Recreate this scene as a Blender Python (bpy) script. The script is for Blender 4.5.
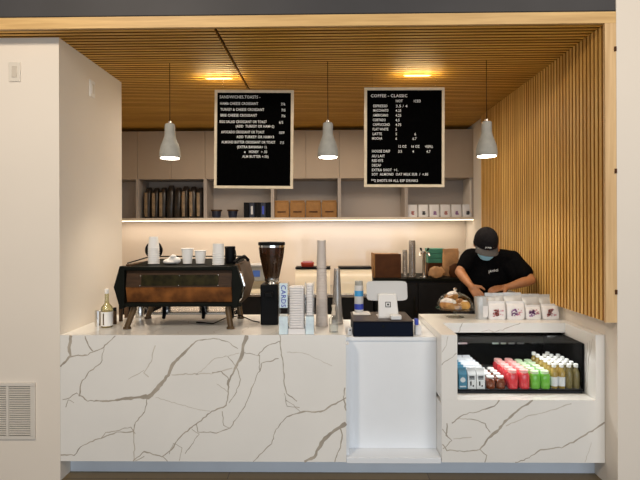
import bpy, bmesh, math, random
from mathutils import Vector, Matrix, Euler
R = math.radians
random.seed(7)
S = bpy.context.scene
C = S.collection
for o in list(bpy.data.objects): bpy.data.objects.remove(o)

# ------------------------------------------------------------------ camera
H, FPX, HOR, YAW, ROLL = 1.6, 480.0, 230.0, R(0.86), R(0.22)
cam = bpy.data.objects.new('camera', bpy.data.cameras.new('camera'))
C.objects.link(cam); S.camera = cam
cam.location = (0, 0, H)
cam.rotation_euler = (R(90), ROLL, YAW)
cam.data.sensor_width = 36; cam.data.lens = FPX / 640 * 36
cam.data.shift_y = -(240 - HOR) / 640
cam.data.clip_start = 0.05
CM = Euler((R(90), ROLL, YAW)).to_matrix()
def ray(u, v): return CM @ Vector(((u - 320) / FPX, (HOR - v) / FPX, -1))
def at(u, v, Y):
    d = ray(u, v); return Vector((0, 0, H)) + d * (Y / d.y)
def X(u, Y): return at(u, 230, Y).x
def Z(v, Y, u=320): return at(u, v, Y).z
def on(u, v, z=0.933, back=0.0):
    d = ray(u, v); p = Vector((0, 0, H)) + d * ((z - H) / d.z)
    if back: p = p + Vector((p.x, p.y, 0)).normalized() * back
    p.z = z
    return p

# ------------------------------------------------------------------ world, light, exposure
w = bpy.data.worlds.new('world'); S.world = w; w.use_nodes = True
w.node_tree.nodes['Background'].inputs[0].default_value = (1.0, 0.93, 0.85, 1)
w.node_tree.nodes['Background'].inputs[1].default_value = 0.15
S.view_settings.view_transform = 'Standard'; S.view_settings.look = 'None'
S.view_settings.gamma = 1; S.view_settings.use_curve_mapping = False
S.view_settings.exposure = 0.2

def light(name, kind, loc, rot, power, col, size=None, sy=None, **k):
    l = bpy.data.lights.new(name, kind); l.energy = power; l.color = col
    if kind == 'AREA':
        l.shape = 'RECTANGLE'; l.size = size; l.size_y = sy or size
    for a, b in k.items(): setattr(l, a, b)
    o = bpy.data.objects.new(name, l); C.objects.link(o); o.location = loc; o.rotation_euler = [R(a) for a in rot]
    return o
# storefront daylight behind the photographer, warm ceiling lights of the front room
light('storefront_daylight', 'AREA', (1.6, -3.2, 1.4), (90, 0, 0), 125, (0.80, 0.90, 1.0), 6.0, 2.6)
light('front_room_lamp', 'AREA', (-1.7, 0.2, 3.75), (50, 0, 10), 58, (1.0, 0.84, 0.66), 0.4, 0.4)
light('front_room_lamp', 'AREA', (2.0, 0.4, 3.5), (46, 0, -4), 34, (1.0, 0.84, 0.66), 1.2, 1.2)
# recessed ceiling lights over the work aisle
light('aisle_lamp', 'AREA', (-0.3, 4.75, 2.78), (0, 0, 0), 24, (1.0, 0.86, 0.70), 2.6, 0.5)

# ------------------------------------------------------------------ materials
def mat(name, col, rough=0.5, metal=0.0, var=0.06, scale=8.0, stretch=(1, 1, 1), bump=0.0, spec=0.5, col2=None,
        emit=None, emit_s=0.0, island=0.0, coat=0.0, detail=3):
    m = bpy.data.materials.new(name); m.use_nodes = True
    nt = m.node_tree; N = nt.nodes; L = nt.links; b = N['Principled BSDF']
    tc = N.new('ShaderNodeTexCoord'); mp = N.new('ShaderNodeMapping'); mp.inputs['Scale'].default_value = stretch
    nz = N.new('ShaderNodeTexNoise'); nz.inputs['Scale'].default_value = scale; nz.inputs['Detail'].default_value = detail
    L.new(tc.outputs['Object'], mp.inputs[0]); L.new(mp.outputs[0], nz.inputs['Vector'])
    rp = N.new('ShaderNodeValToRGB'); rp.color_ramp.elements[0].position = 0.3; rp.color_ramp.elements[1].position = 0.7
    c1 = [max(0, c * (1 - var)) for c in col]; c2 = list(col2) if col2 else [min(1, c * (1 + var)) for c in col]
    rp.color_ramp.elements[0].color = (*c1, 1); rp.color_ramp.elements[1].color = (*c2, 1)
    fac = nz.outputs['Fac']
    if island:
        g = N.new('ShaderNodeNewGeometry'); mx = N.new('ShaderNodeMath'); mx.operation = 'MULTIPLY_ADD'
        sb = N.new('ShaderNodeMath'); sb.operation = 'SUBTRACT'; sb.inputs[1].default_value = 0.5
        L.new(g.outputs['Random Per Island'], sb.inputs[0]); L.new(sb.outputs[0], mx.inputs[0]); mx.inputs[1].default_value = island
        L.new(fac, mx.inputs[2]); fac = mx.outputs[0]
    L.new(fac, rp.inputs[0]); L.new(rp.outputs[0], b.inputs['Base Color'])
    b.inputs['Roughness'].default_value = rough; b.inputs['Metallic'].default_value = metal
    b.inputs['Specular IOR Level'].default_value = spec; b.inputs['Coat Weight'].default_value = coat
    if bump:
        bp = N.new('ShaderNodeBump'); bp.inputs['Strength'].default_value = bump; bp.inputs['Distance'].default_value = 0.004
        L.new(nz.outputs['Fac'], bp.inputs['Height']); L.new(bp.outputs[0], b.inputs['Normal'])
    if emit:
        b.inputs['Emission Color'].default_value = (*emit, 1); b.inputs['Emission Strength'].default_value = emit_s
    return m
def glassy(name, tint, gloss=0.05, rough=0.02, haze=0.0, hcol=(0.9, 0.9, 0.9), fres=0.6):
    m = bpy.data.materials.new(name); m.use_nodes = True; nt = m.node_tree; N = nt.nodes; L = nt.links
    N.remove(N['Principled BSDF']); out = N['Material Output']
    tr = N.new('ShaderNodeBsdfTransparent'); tr.inputs[0].default_value = (*tint, 1)
    gl = N.new('ShaderNodeBsdfGlossy'); gl.inputs['Roughness'].default_value = rough
    lw = N.new('ShaderNodeLayerWeight'); lw.inputs[0].default_value = 0.25
    ml = N.new('ShaderNodeMath'); ml.operation = 'MULTIPLY_ADD'; ml.inputs[1].default_value = fres; ml.inputs[2].default_value = gloss
    nz = N.new('ShaderNodeTexNoise'); nz.inputs['Scale'].default_value = 30
    L.new(lw.outputs['Fresnel'], ml.inputs[0])
    df = N.new('ShaderNodeBsdfDiffuse'); df.inputs[0].default_value = (*hcol, 1)
    mh = N.new('ShaderNodeMixShader'); hz = N.new('ShaderNodeMath'); hz.operation = 'MULTIPLY'; hz.inputs[1].default_value = haze * 2
    L.new(nz.outputs['Fac'], hz.inputs[0]); L.new(hz.outputs[0], mh.inputs[0]); L.new(tr.outputs[0], mh.inputs[1]); L.new(df.outputs[0], mh.inputs[2])
    mx = N.new('ShaderNodeMixShader'); L.new(ml.outputs[0], mx.inputs[0]); L.new(mh.outputs[0], mx.inputs[1]); L.new(gl.outputs[0], mx.inputs[2])
    L.new(mx.outputs[0], out.inputs[0])
    return m
M = {}
M['plaster'] = mat('cream_plaster', (0.83, 0.765, 0.68), 0.75, var=0.015, scale=2)
M['backsplash'] = mat('glossy_cream_backsplash', (0.78, 0.69, 0.59), 0.16, var=0.02, scale=1.5, coat=0.3)
M['charcoal'] = mat('charcoal_paint', (0.045, 0.045, 0.05), 0.6, var=0.1, scale=3)
M['black_gap'] = mat('black_paint', (0.008, 0.007, 0.006), 0.8)
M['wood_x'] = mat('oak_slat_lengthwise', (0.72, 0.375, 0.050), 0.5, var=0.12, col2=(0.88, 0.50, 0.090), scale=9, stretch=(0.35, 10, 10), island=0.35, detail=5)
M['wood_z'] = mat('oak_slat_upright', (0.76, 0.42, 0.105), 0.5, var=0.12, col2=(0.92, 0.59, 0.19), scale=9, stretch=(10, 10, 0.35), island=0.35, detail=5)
M['oak_board'] = mat('pale_oak_board', (0.66, 0.41, 0.16), 0.5, var=0.12, col2=(0.78, 0.52, 0.22), scale=7, stretch=(0.4, 8, 8), detail=5)
M['oak_post'] = mat('pale_oak_post', (0.70, 0.45, 0.21), 0.5, var=0.12, col2=(0.78, 0.54, 0.28), scale=7, stretch=(8, 8, 0.4), detail=5)
M['gap_shade_x'] = mat('painted_shade_slat_side', (0.17, 0.062, 0.009), 0.7, spec=0.2)  # ceiling slat sides coloured dark to paint in the shade of the gaps
M['gap_shade_z'] = mat('painted_amber_shade_slat_side', (0.42, 0.185, 0.032), 0.7, spec=0.2)  # wall slat sides coloured darker orange, painting the shade between slats
M['wall_gap'] = mat('brown_slat_backing', (0.20, 0.085, 0.02), 0.9)
M['walnut_gap'] = mat('dark_slat_backing', (0.05, 0.022, 0.008), 0.9)
M['marble'] = mat('white_quartz', (0.85, 0.84, 0.81), 0.28, var=0.03, scale=2.2, coat=0.2)
M['vein'] = mat('taupe_vein', (0.43, 0.385, 0.325), 0.3, var=0.2, scale=12)
M['vein_faint'] = mat('pale_vein', (0.62, 0.58, 0.52), 0.3, var=0.1, scale=12)
M['white_lam'] = mat('white_laminate', (0.84, 0.88, 0.93), 0.45, var=0.01)
M['toekick'] = mat('toe_kick_paint', (0.70, 0.76, 0.84), 0.4, var=0.05, scale=3)
M['taupe'] = mat('taupe_cabinet_laminate', (0.40, 0.312, 0.228), 0.55, var=0.03, scale=3)
M['taupe_in'] = mat('grey_cabinet_interior', (0.40, 0.345, 0.30), 0.6, var=0.03, scale=3)
M['cream_edge'] = mat('cream_shelf_edge', (0.70, 0.60, 0.48), 0.5)
M['led'] = mat('warm_led', (1, 0.9, 0.75), 0.5, emit=(1.0, 0.84, 0.62), emit_s=2.6)
M['bulb'] = mat('lamp_diffuser', (1, 0.95, 0.85), 0.5, emit=(1.0, 0.90, 0.74), emit_s=9)
M['lens_glow'] = mat('lens_glow', (1, 0.85, 0.55), 0.5, emit=(1.0, 0.72, 0.30), emit_s=0.9)
M['concrete'] = mat('grey_concrete', (0.37, 0.37, 0.34), 0.75, var=0.10, scale=22, bump=0.15)
M['black'] = mat('black_plastic', (0.005, 0.005, 0.006), 0.45, var=0.2, spec=0.1)
M['black_metal'] = mat('black_metal', (0.006, 0.007, 0.005), 0.5, var=0.2, spec=0.1)
M['steel'] = mat('brushed_steel', (0.62, 0.61, 0.59), 0.25, metal=1.0, var=0.06)
M['chrome'] = mat('bright_chrome', (0.85, 0.84, 0.82), 0.1, metal=1.0, var=0.03)
M['letterboard'] = mat('black_felt', (0.002, 0.002, 0.002), 1.0, var=0.3, scale=80, spec=0.0)
M['frame_oak'] = mat('pale_maple_frame', (0.74, 0.62, 0.44), 0.5, var=0.08, scale=20)
M['letters'] = mat('white_letters', (0.88, 0.88, 0.85), 0.5, var=0.02)
M['copper'] = mat('aged_copper', (0.10, 0.028, 0.006), 0.42, metal=0.2, var=0.6, scale=9, col2=(0.36, 0.13, 0.03), detail=6)
M['walnut'] = mat('dark_walnut', (0.05, 0.024, 0.010), 0.45, spec=0.25, var=0.35, scale=10, stretch=(1, 6, 6), detail=5)
M['walnut_side'] = mat('worn_bronze', (0.085, 0.046, 0.022), 0.5, spec=0.3, var=0.3, scale=14, metal=0.3, detail=5)
M['olive'] = mat('dark_olive_glass', (0.022, 0.018, 0.005), 0.35, var=0.7, scale=16, spec=0.15)
M['bronze'] = mat('bronze_leg', (0.11, 0.065, 0.028), 0.45, metal=0.3, var=0.25, scale=16)
M['paper'] = mat('white_paper_cup', (0.88, 0.87, 0.85), 0.6, var=0.02)
M['paper_grey'] = mat('greige_paper_cup', (0.60, 0.54, 0.50), 0.55, var=0.03)
M['cloth'] = mat('white_towel', (0.82, 0.80, 0.77), 0.9, var=0.06, scale=30, bump=0.5)
M['hopper'] = glassy('smoked_hopper_plastic', (0.42, 0.25, 0.15), 0.06, 0.05, 0.25, (0.10, 0.045, 0.02))
M['beans'] = mat('roasted_beans', (0.045, 0.02, 0.01), 0.4, var=0.6, scale=90, bump=1)
M['clear'] = glassy('clear_plastic', (0.94, 0.95, 0.95), 0.05, 0.05, 0.12)
M['frosty'] = glassy('stacked_clear_plastic', (0.85, 0.84, 0.82), 0.08, 0.15, 0.33, (0.55, 0.50, 0.46))
M['glass'] = glassy('clear_glass', (0.95, 0.97, 0.96), 0.03, 0.01)
M['pane'] = glassy('case_glass', (0.97, 0.98, 0.98), 0.006, 0.0, fres=0.06)
M['case'] = mat('black_case_lining', (0.002, 0.002, 0.002), 0.8, spec=0.05)
M['shelf_dark'] = mat('dark_steel_shelf', (0.08, 0.08, 0.085), 0.5, metal=0.2)
M['silver'] = mat('silver_grey_film', (0.55, 0.56, 0.56), 0.32, var=0.12, metal=0.15, scale=16, bump=0.4)
M['pouch'] = mat('white_pouch', (0.80, 0.79, 0.79), 0.45, var=0.04, scale=18, bump=0.3)
M['purple'] = mat('purple_print', (0.24, 0.07, 0.26), 0.5, var=0.3, scale=60)
M['redprint'] = mat('brick_red_print', (0.40, 0.09, 0.08), 0.5, var=0.3, scale=60)
M['pink'] = mat('pink_print', (0.66, 0.30, 0.36), 0.5, var=0.2)
M['kraft'] = mat('brown_kraft', (0.30, 0.145, 0.04), 0.75, var=0.12, scale=20, bump=0.2)
M['kraft_light'] = mat('light_kraft_paper', (0.50, 0.28, 0.13), 0.7, var=0.3, scale=9, bump=0.8)
M['box_brown'] = mat('dark_brown_box', (0.075, 0.026, 0.007), 0.6, spec=0.2, var=0.2, scale=12)
M['green'] = mat('green_carton', (0.05, 0.26, 0.18), 0.5, var=0.15)
M['red'] = mat('red_plastic', (0.60, 0.07, 0.04), 0.4)
M['navy'] = mat('navy_cover', (0.008, 0.012, 0.030), 0.4, var=0.3)
M['drawer'] = mat('black_navy_enamel', (0.002, 0.005, 0.016), 0.5, var=0.1, spec=0.1)
M['drawer_top'] = mat('brown_black_top', (0.045, 0.032, 0.026), 0.4, var=0.15, spec=0.3)
M['white_pl'] = mat('white_plastic', (0.80, 0.80, 0.80), 0.35, var=0.01)
M['ltgrey_pl'] = mat('pale_grey_plastic', (0.60, 0.61, 0.62), 0.4, var=0.01)
M['blue'] = mat('sky_blue_label', (0.06, 0.36, 0.74), 0.4)
M['dkblue'] = mat('deep_blue_label', (0.03, 0.06, 0.45), 0.4)
M['teal'] = mat('teal_carton', (0.05, 0.22, 0.34), 0.5)
M['tan'] = mat('tan_foil', (0.25, 0.17, 0.095), 0.45, var=0.3, scale=30, bump=0.4)
M['foil_black'] = mat('black_foil_bag', (0.02, 0.014, 0.010), 0.35, var=0.4, scale=30, bump=0.4)
M['skin'] = mat('warm_skin', (0.36, 0.150, 0.060), 0.5, var=0.08, scale=14)
M['shirt'] = mat('black_cotton', (0.003, 0.003, 0.0035), 0.95, var=0.3, scale=60, bump=0.15, spec=0.05)
M['trouser'] = mat('dark_denim', (0.015, 0.017, 0.025), 0.85, var=0.2, scale=60)
M['cap'] = mat('black_cap_cloth', (0.009, 0.008, 0.009), 0.9, var=0.3, scale=50, spec=0.1)
M['visor'] = mat('charcoal_visor_cloth', (0.045, 0.042, 0.042), 0.85, var=0.2, scale=50)
M['mask'] = mat('pale_blue_mask', (0.27, 0.52, 0.66), 0.8, var=0.04)
M['hair'] = mat('black_hair', (0.01, 0.008, 0.007), 0.6, var=0.3, scale=90)
M['juice_r'] = mat('red_juice', (0.72, 0.045, 0.06), 0.18, var=0.06, coat=0.4)
M['juice_g'] = mat('green_juice', (0.16, 0.50, 0.05), 0.18, var=0.06, coat=0.4)
M['juice_y'] = mat('golden_drink', (0.42, 0.29, 0.07), 0.18, var=0.15, coat=0.4)
M['juice_o'] = mat('olive_drink', (0.20, 0.16, 0.06), 0.18, var=0.15, coat=0.4)
M['juice_b'] = mat('brown_drink', (0.20, 0.05, 0.02), 0.18, var=0.3, coat=0.4)
M['label_w'] = mat('white_label', (0.74, 0.76, 0.78), 0.5, var=0.02)
M['cap_green'] = mat('pale_green_cap', (0.62, 0.78, 0.52), 0.4)
M['cap_pink'] = mat('pale_red_cap', (0.90, 0.45, 0.42), 0.4)
M['pastry'] = mat('baked_pastry', (0.42, 0.16, 0.045), 0.5, var=0.4, col2=(0.62, 0.32, 0.10), scale=25, bump=0.5)
M['bun'] = mat('golden_bun', (0.66, 0.34, 0.08), 0.45, var=0.25, scale=20)
M['sugar'] = mat('powdered_sugar', (0.86, 0.76, 0.70), 0.9, var=0.25, scale=40, bump=0.5)
M['bottle_green'] = glassy('green_tinted_glass', (0.88, 0.87, 0.66), 0.08, 0.03, 0.08, (0.4, 0.38, 0.2))
M['holo'] = mat('pale_holographic_film', (0.70, 0.84, 0.94), 0.3, var=0.12, scale=25)
M['lid'] = mat('white_lid_stack', (0.88, 0.86, 0.86), 0.4, var=0.02)
M['switch'] = mat('switch_plastic', (0.74, 0.69, 0.61), 0.4, var=0.01)
M['switch_in'] = mat('switch_paddle', (0.62, 0.56, 0.48), 0.4, var=0.01)
M['grille'] = mat('painted_grille', (0.72, 0.68, 0.62), 0.5, var=0.01)
M['grille_dark'] = mat('grille_recess', (0.20, 0.18, 0.155), 0.8)
M['hood'] = mat('satin_cream_and_reflection', (0.88, 0.78, 0.60), 0.35, var=0.03, coat=0.4)  # on the steel lids the cream paints in the reflected backsplash
M['fridge'] = mat('black_fridge_front', (0.010, 0.010, 0.011), 0.45, var=0.2, spec=0.2)
M['display_blue'] = mat('lit_blue_display', (0.05, 0.09, 0.25), 0.3, emit=(0.15, 0.35, 1.0), emit_s=0.12)
# floor planks
fm = bpy.data.materials.new('brown_floor_planks'); fm.use_nodes = True
nt = fm.node_tree; b = nt.nodes['Principled BSDF']; tc = nt.nodes.new('ShaderNodeTexCoord')
br = nt.nodes.new('ShaderNodeTexBrick'); br.inputs['Scale'].default_value = 1; br.inputs['Brick Width'].default_value = 1.3
br.inputs['Row Height'].default_value = 0.14; br.inputs['Mortar Size'].default_value = 0.002
br.inputs['Color1'].default_value = (0.20, 0.145, 0.07, 1); br.inputs['Color2'].default_value = (0.16, 0.115, 0.055, 1); br.inputs['Mortar'].default_value = (0.04, 0.022, 0.01, 1)
nt.links.new(tc.outputs['Object'], br.inputs['Vector']); nt.links.new(br.outputs[0], b.inputs['Base Color']); b.inputs['Roughness'].default_value = 0.4
M['floor'] = fm

# ------------------------------------------------------------------ mesh helpers
class MB:
    def __init__(s): s.bm = bmesh.new(); s.mi = 0
    def _tag(s, faces):
        for f in faces: f.material_index = s.mi
    def box(s, x0, x1, y0, y1, z0, z1):
        v = [s.bm.verts.new(p) for p in ((x0,y0,z0),(x1,y0,z0),(x1,y1,z0),(x0,y1,z0),(x0,y0,z1),(x1,y0,z1),(x1,y1,z1),(x0,y1,z1))]
        s._tag([s.bm.faces.new([v[i] for i in q]) for q in ((0,3,2,1),(4,5,6,7),(0,1,5,4),(1,2,6,5),(2,3,7,6),(3,0,4,7))]); return s
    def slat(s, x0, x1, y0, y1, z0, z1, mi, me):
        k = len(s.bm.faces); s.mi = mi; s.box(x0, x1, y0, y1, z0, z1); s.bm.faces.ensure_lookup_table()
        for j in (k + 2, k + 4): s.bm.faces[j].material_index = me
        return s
    def rings(s, rings, cap=(True, True), smooth=True):
        vs = [[s.bm.verts.new(p) for p in r] for r in rings]; n = len(vs[0]); fs = []
        for a, b in zip(vs, vs[1:]):
            for i in range(n):
                f = s.bm.faces.new((a[i], a[(i+1) % n], b[(i+1) % n], b[i])); f.smooth = smooth; fs.append(f)
        if cap[0]: fs.append(s.bm.faces.new(vs[0][::-1]))
        if cap[1]: fs.append(s.bm.faces.new(vs[-1]))
        s._tag(fs); return s
    def lathe(s, prof, c=(0,0,0), n=24, cap=(True, True), smooth=True):
        cx, cy, cz = c
        return s.rings([[(cx + r*math.cos(2*math.pi*i/n), cy + r*math.sin(2*math.pi*i/n), cz + z) for i in range(n)] for r, z in prof], cap, smooth)
    def se(s, prof, c=(0,0,0), n=28, p=4, cap=(True, True), wob=0):     # superellipse loft: (z, rx, ry)
        cx, cy, cz = c; R_ = []
        for z, rx, ry in prof:
            ring = []
            for i in range(n):
                t = 2*math.pi*i/n; a, b = math.cos(t), math.sin(t)
                k = (abs(a)**p + abs(b)**p) ** (-1/p)
                ring.append((cx + rx*a*k + random.uniform(-wob, wob), cy + ry*b*k + random.uniform(-wob, wob), cz + z + random.uniform(-wob, wob)))
            R_.append(ring)
        return s.rings(R_, cap)
    def tube(s, pts, r, n=10, cap=True):
        pts = [Vector(p) for p in pts]; rr = r if isinstance(r, (list, tuple)) else [r]*len(pts); R_ = []
        up = Vector((0.13, 0.21, 1)).normalized()
        for i, p in enumerate(pts):
            d = (pts[min(i+1, len(pts)-1)] - pts[max(i-1, 0)]).normalized()
            a = d.cross(up)
            if a.length < 0.05: a = d.cross(Vector((1, 0.2, 0)))
            a.normalize(); b = d.cross(a).normalized()
            R_.append([p + (a*math.cos(2*math.pi*k/n) + b*math.sin(2*math.pi*k/n))*rr[i] for k in range(n)])
        return s.rings(R_, (cap, cap))
    def prism(s, poly, axis, a, b):       # poly of 2D points extruded along axis from a to b
        def P(p, t): return {'x': (t, p[0], p[1]), 'y': (p[0], t, p[1]), 'z': (p[0], p[1], t)}[axis]
        return s.rings([[P(p, a) for p in poly], [P(p, b) for p in poly]], smooth=False)
    def ell(s, c, r, rot=None, nu=20, nv=12):
        m = rot.to_4x4() if rot else Matrix.Identity(4)
        c = Vector(c); R_ = []
        for j in range(nv + 1):
            ph = math.pi * (j + 0.001) / (nv + 0.002) - math.pi/2
            ph = max(-1.565, min(1.565, ph))
            R_.append([c + m @ Vector((r[0]*math.cos(ph)*math.cos(2*math.pi*i/nu), r[1]*math.cos(ph)*math.sin(2*math.pi*i/nu), r[2]*math.sin(ph))) for i in range(nu)])
        return s.rings(R_)
    def cap(s, p0, p1, r0, r1, n=14):
        p0, p1 = Vector(p0), Vector(p1); d = (p1 - p0); L = d.length; d.normalize()
        a = d.orthogonal().normalized(); b = d.cross(a); R_ = []
        def ring(c, r): R_.append([c + (a*math.cos(2*math.pi*k/n) + b*math.sin(2*math.pi*k/n))*r for k in range(n)])
        for t in (-88, -60, -30): ring(p0 + d*r0*math.sin(R(t)), r0*math.cos(R(t)))
        ring(p0, r0); ring(p1, r1)
        for t in (30, 60, 88): ring(p1 + d*r1*math.sin(R(t)), r1*math.cos(R(t)))
        return s.rings(R_)
    def xf(s, m): s.bm.transform(m); return s
    def mesh(s, name, mats):
        bmesh.ops.recalc_face_normals(s.bm, faces=s.bm.faces)
        me = bpy.data.meshes.new(name); s.bm.to_mesh(me); s.bm.free(); me.set_sharp_from_angle(angle=R(38))
        for m in (mats if isinstance(mats, (list, tuple)) else [mats]): me.materials.append(M[m] if isinstance(m, str) else m)
        return me
    def build(s, name, mats, parent=None, bevel=0, loc=None, seg=2):
        o = bpy.data.objects.new(name, s.mesh(name, mats)); C.objects.link(o)
        if parent: o.parent = parent
        if loc: o.location = loc
        if bevel:
            bv = o.modifiers.new('bevel', 'BEVEL'); bv.width = bevel; bv.segments = seg; bv.limit_method = 'ANGLE'; bv.angle_limit = R(35)
        return o
def tag(o, label, cat, group=None):
    o['label'] = label; o['category'] = cat
    if group: o['group'] = group
    return o
def thing(name, label, cat, loc=(0,0,0), rz=0, group=None):
    o = bpy.data.objects.new(name, None); C.objects.link(o); o.location = loc; o.rotation_euler.z = R(rz)
    o.empty_display_size = 0.05
    return tag(o, label, cat, group)
def struct(o): o['kind'] = 'structure'; return o
def dup(root, loc, label, rz=None):
    r = root.copy(); C.objects.link(r); r.location = loc; r['label'] = label
    if rz is not None: r.rotation_euler.z = R(rz)
    for ch in list(root.children):
        c = ch.copy(); C.objects.link(c); c.parent = r
        for g in ch.children:
            d = g.copy(); C.objects.link(d); d.parent = c
    return r
def text_mesh(items, name, matname, parent, depth=0.0012, sx=1.0):
    """items: (string, x, z, cap height) on the plane y=0 facing -y, in the parent's frame"""
    bm = bmesh.new()
    for s_, x, z, h, *w_ in items:
        w_ = w_[0] if w_ else None
        cu = bpy.data.curves.new('t', 'FONT'); cu.body = s_; cu.size = h / 0.70; cu.extrude = depth / 2; cu.resolution_u = 2
        cu.space_character = 1.08; cu.offset = h * 0.012
        o = bpy.data.objects.new('t', cu); C.objects.link(o)
        dg = bpy.context.evaluated_depsgraph_get()
        me = bpy.data.meshes.new_from_object(o.evaluated_get(dg))
        xs = [v.co.x for v in me.vertices]; wf = (w_ / (max(xs) - min(xs))) if w_ else sx
        me.transform(Matrix.Translation((x, 0, z)) @ Matrix.Rotation(R(90), 4, 'X') @ Matrix.Diagonal((wf, 1, 1, 1)))
        bm.from_mesh(me); bpy.data.objects.remove(o); bpy.data.meshes.remove(me)
    me = bpy.data.meshes.new(name); bm.to_mesh(me); bm.free(); me.materials.append(M[matname])
    o = bpy.data.objects.new(name, me); C.objects.link(o); o.parent = parent
    return o
def remesh(mb, name, mats, voxel, parent, smooth=4):
    o = mb.build('tmp', mats)
    m = o.modifiers.new('r', 'REMESH'); m.mode = 'VOXEL'; m.voxel_size = voxel; m.use_smooth_shade = True
    if smooth:
        k = o.modifiers.new('s', 'SMOOTH'); k.factor = 0.5; k.iterations = smooth
    dg = bpy.context.evaluated_depsgraph_get(); me = bpy.data.meshes.new_from_object(o.evaluated_get(dg)); me.name = name
    if not me.materials: me.materials.append(M[mats])
    bpy.data.objects.remove(o)
    r = bpy.data.objects.new(name, me); C.objects.link(r); r.parent = parent
    return r

# ------------------------------------------------------------------ the setting
YC = 3.05                     # plane of the wooden fascia, plane of the counter fronts
YB = on(215, 27.0, ZC if False else at(59.5, 37.3, YC).z).y
XP = X(59.5, YC)                        # inner face of the left pier
XS = X(606, YB)                       # face of the slats on the right
XW = X(617, YB)                         # the right wall behind them
ZC = at(59.5, 37.3, YC).z                              # underside of the slatted ceiling
YP2, YK, YBW = XP / X(122.0, 1.0), 5.75, 6.10         # back of pier, cabinet fronts, back wall
XL = -2.75
struct(MB().box(-4.2, 4.2, -3.4, 6.3, -0.1, 0).build('floor', 'floor'))
struct(MB().box(-3.6, XP, YC, YP2, 0, ZC - 0.001).build('wall_left', 'plaster'))
struct(MB().box(-3.6, XL, YP2, 6.3, 0, 2.95).build('wall_inner_left', 'plaster'))
struct(MB().box(XL, XW, YBW, 6.3, 0, 2.95).build('wall_back', 'plaster'))
struct(MB().box(XW, 3.6, YB, YB + 0.12, 0, 3.4).build('wall_front_right', 'plaster'))
struct(MB().box(XW, XW + 0.2, YB + 0.121, 6.3, 0, 2.95).build('wall_right', 'plaster'))
struct(MB().box(-3.6, XW, YB + 0.01, YB + 0.2, ZC + 0.08, 3.4).build('wall_upper', 'charcoal'))
# slatted ceiling: dark backing, slats along x, one dark groove running back
gx0, gx1 = X(213.2, YB), X(213.2, YB) + 0.02
mb = MB(); mb.mi = 0
mb.box(-3.6, XW, YB + 0.2, 6.3, ZC + 0.045, ZC + 0.07)
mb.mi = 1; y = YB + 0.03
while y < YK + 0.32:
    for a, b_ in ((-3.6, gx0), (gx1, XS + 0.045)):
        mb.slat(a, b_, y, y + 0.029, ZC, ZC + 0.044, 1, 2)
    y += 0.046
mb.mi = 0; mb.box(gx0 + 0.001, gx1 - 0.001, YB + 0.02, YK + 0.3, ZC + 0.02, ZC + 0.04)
struct(mb.build('ceiling', ['walnut_gap', 'wood_x', 'gap_shade_x']))
# slatted right wall
ZS = Z(322, YB, 610)
mb = MB(); mb.mi = 0; mb.box(XW - 0.012, XW - 0.002, YB + 0.03, 5.28, ZS + 0.004, ZC)
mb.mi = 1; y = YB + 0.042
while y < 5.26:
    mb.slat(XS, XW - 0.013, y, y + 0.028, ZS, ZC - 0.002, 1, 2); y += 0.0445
struct(mb.build('wall_slatted_right', ['wall_gap', 'wood_z', 'gap_shade_z']))
struct(MB().box(-3.6, XW - 0.001, YB, YB + 0.022, ZC, ZC + 0.069).build('trim_1', 'oak_board'))
struct(MB().box(XS - 0.002, XW - 0.001, YB, YB + 0.022, ZS - 0.004, ZC - 0.001).build('trim_2', 'oak_post'))
struct(MB().box(-3.6, XW - 0.001, YB + 0.004, YB + 0.2, ZC + 0.0695, ZC + 0.078).build('trim_3', 'black_gap'))
for v, wh in ((49, 'near its top'), (171, 'at its middle'), (292, 'near its foot')):
    z = Z(v, YB, 616)
    tag(MB().box(XW - 0.014, XW - 0.002, YB - 0.008, YB - 0.0005, z - 0.014, z + 0.014).build('hinge_plate', 'box_brown', bevel=0.001),
        'small brown plate on the edge of the oak post, ' + wh, 'plate', 'small plates on the oak post')
# toe kick
tk = MB().box(XP + 0.001, XW - 0.001, 3.17, 3.19, 0, 0.125)
struct(tk.build('baseboard_counter', 'toekick'))
# backsplash sheet
bs = MB().box(XL + 0.001, XW - 0.001, YBW - 0.012, YBW - 0.001, 0.9, 1.74)
struct(bs.build('wall_backsplash', 'backsplash'))

# ------------------------------------------------------------------ veins
def ribbon(mb, pts, wid, x_of, z_of, y, seed=0, jit=0.004):
    """pts in map px; wid list or number (m); lies on the plane y facing -y"""
    rnd = random.Random(seed)
    P_ = [Vector((x_of(p[0]), z_of(p[1]))) for p in pts]
    ws = wid if isinstance(wid, list) else [wid]*len(P_)
    Q = []; W = []
    for i in range(len(P_) - 1):
        n = max(2, int((P_[i+1] - P_[i]).length / 0.018))
        for k in range(n):
            t = k / n; q = P_[i].lerp(P_[i+1], t) + Vector((rnd.uniform(-jit, jit), rnd.uniform(-jit, jit))) * (1 if (i or k) else 0)
            Q.append(q); W.append((ws[i]*(1-t) + ws[i+1]*t) * rnd.uniform(0.6, 1.3))
    Q.append(P_[-1]); W.append(ws[-1])
    prev = None
    for i, q in enumerate(Q):
        d = (Q[min(i+1, len(Q)-1)] - Q[max(i-1, 0)])
        if d.length < 1e-6: d = Vector((1, 0))
        d.normalize(); nrm = Vector((-d.y, d.x)) * W[i] / 2
        a = mb.bm.verts.new((q.x + nrm.x, y, q.y + nrm.y)); b_ = mb.bm.verts.new((q.x - nrm.x, y, q.y - nrm.y))
        if prev:
            f = mb.bm.faces.new((prev[0], a, b_, prev[1])); f.material_index = mb.mi
        prev = (a, b_)

ZT = 0.933                              # marble counter height
XR0 = X(345.5, YC)                      # right end of the left counter
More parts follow.
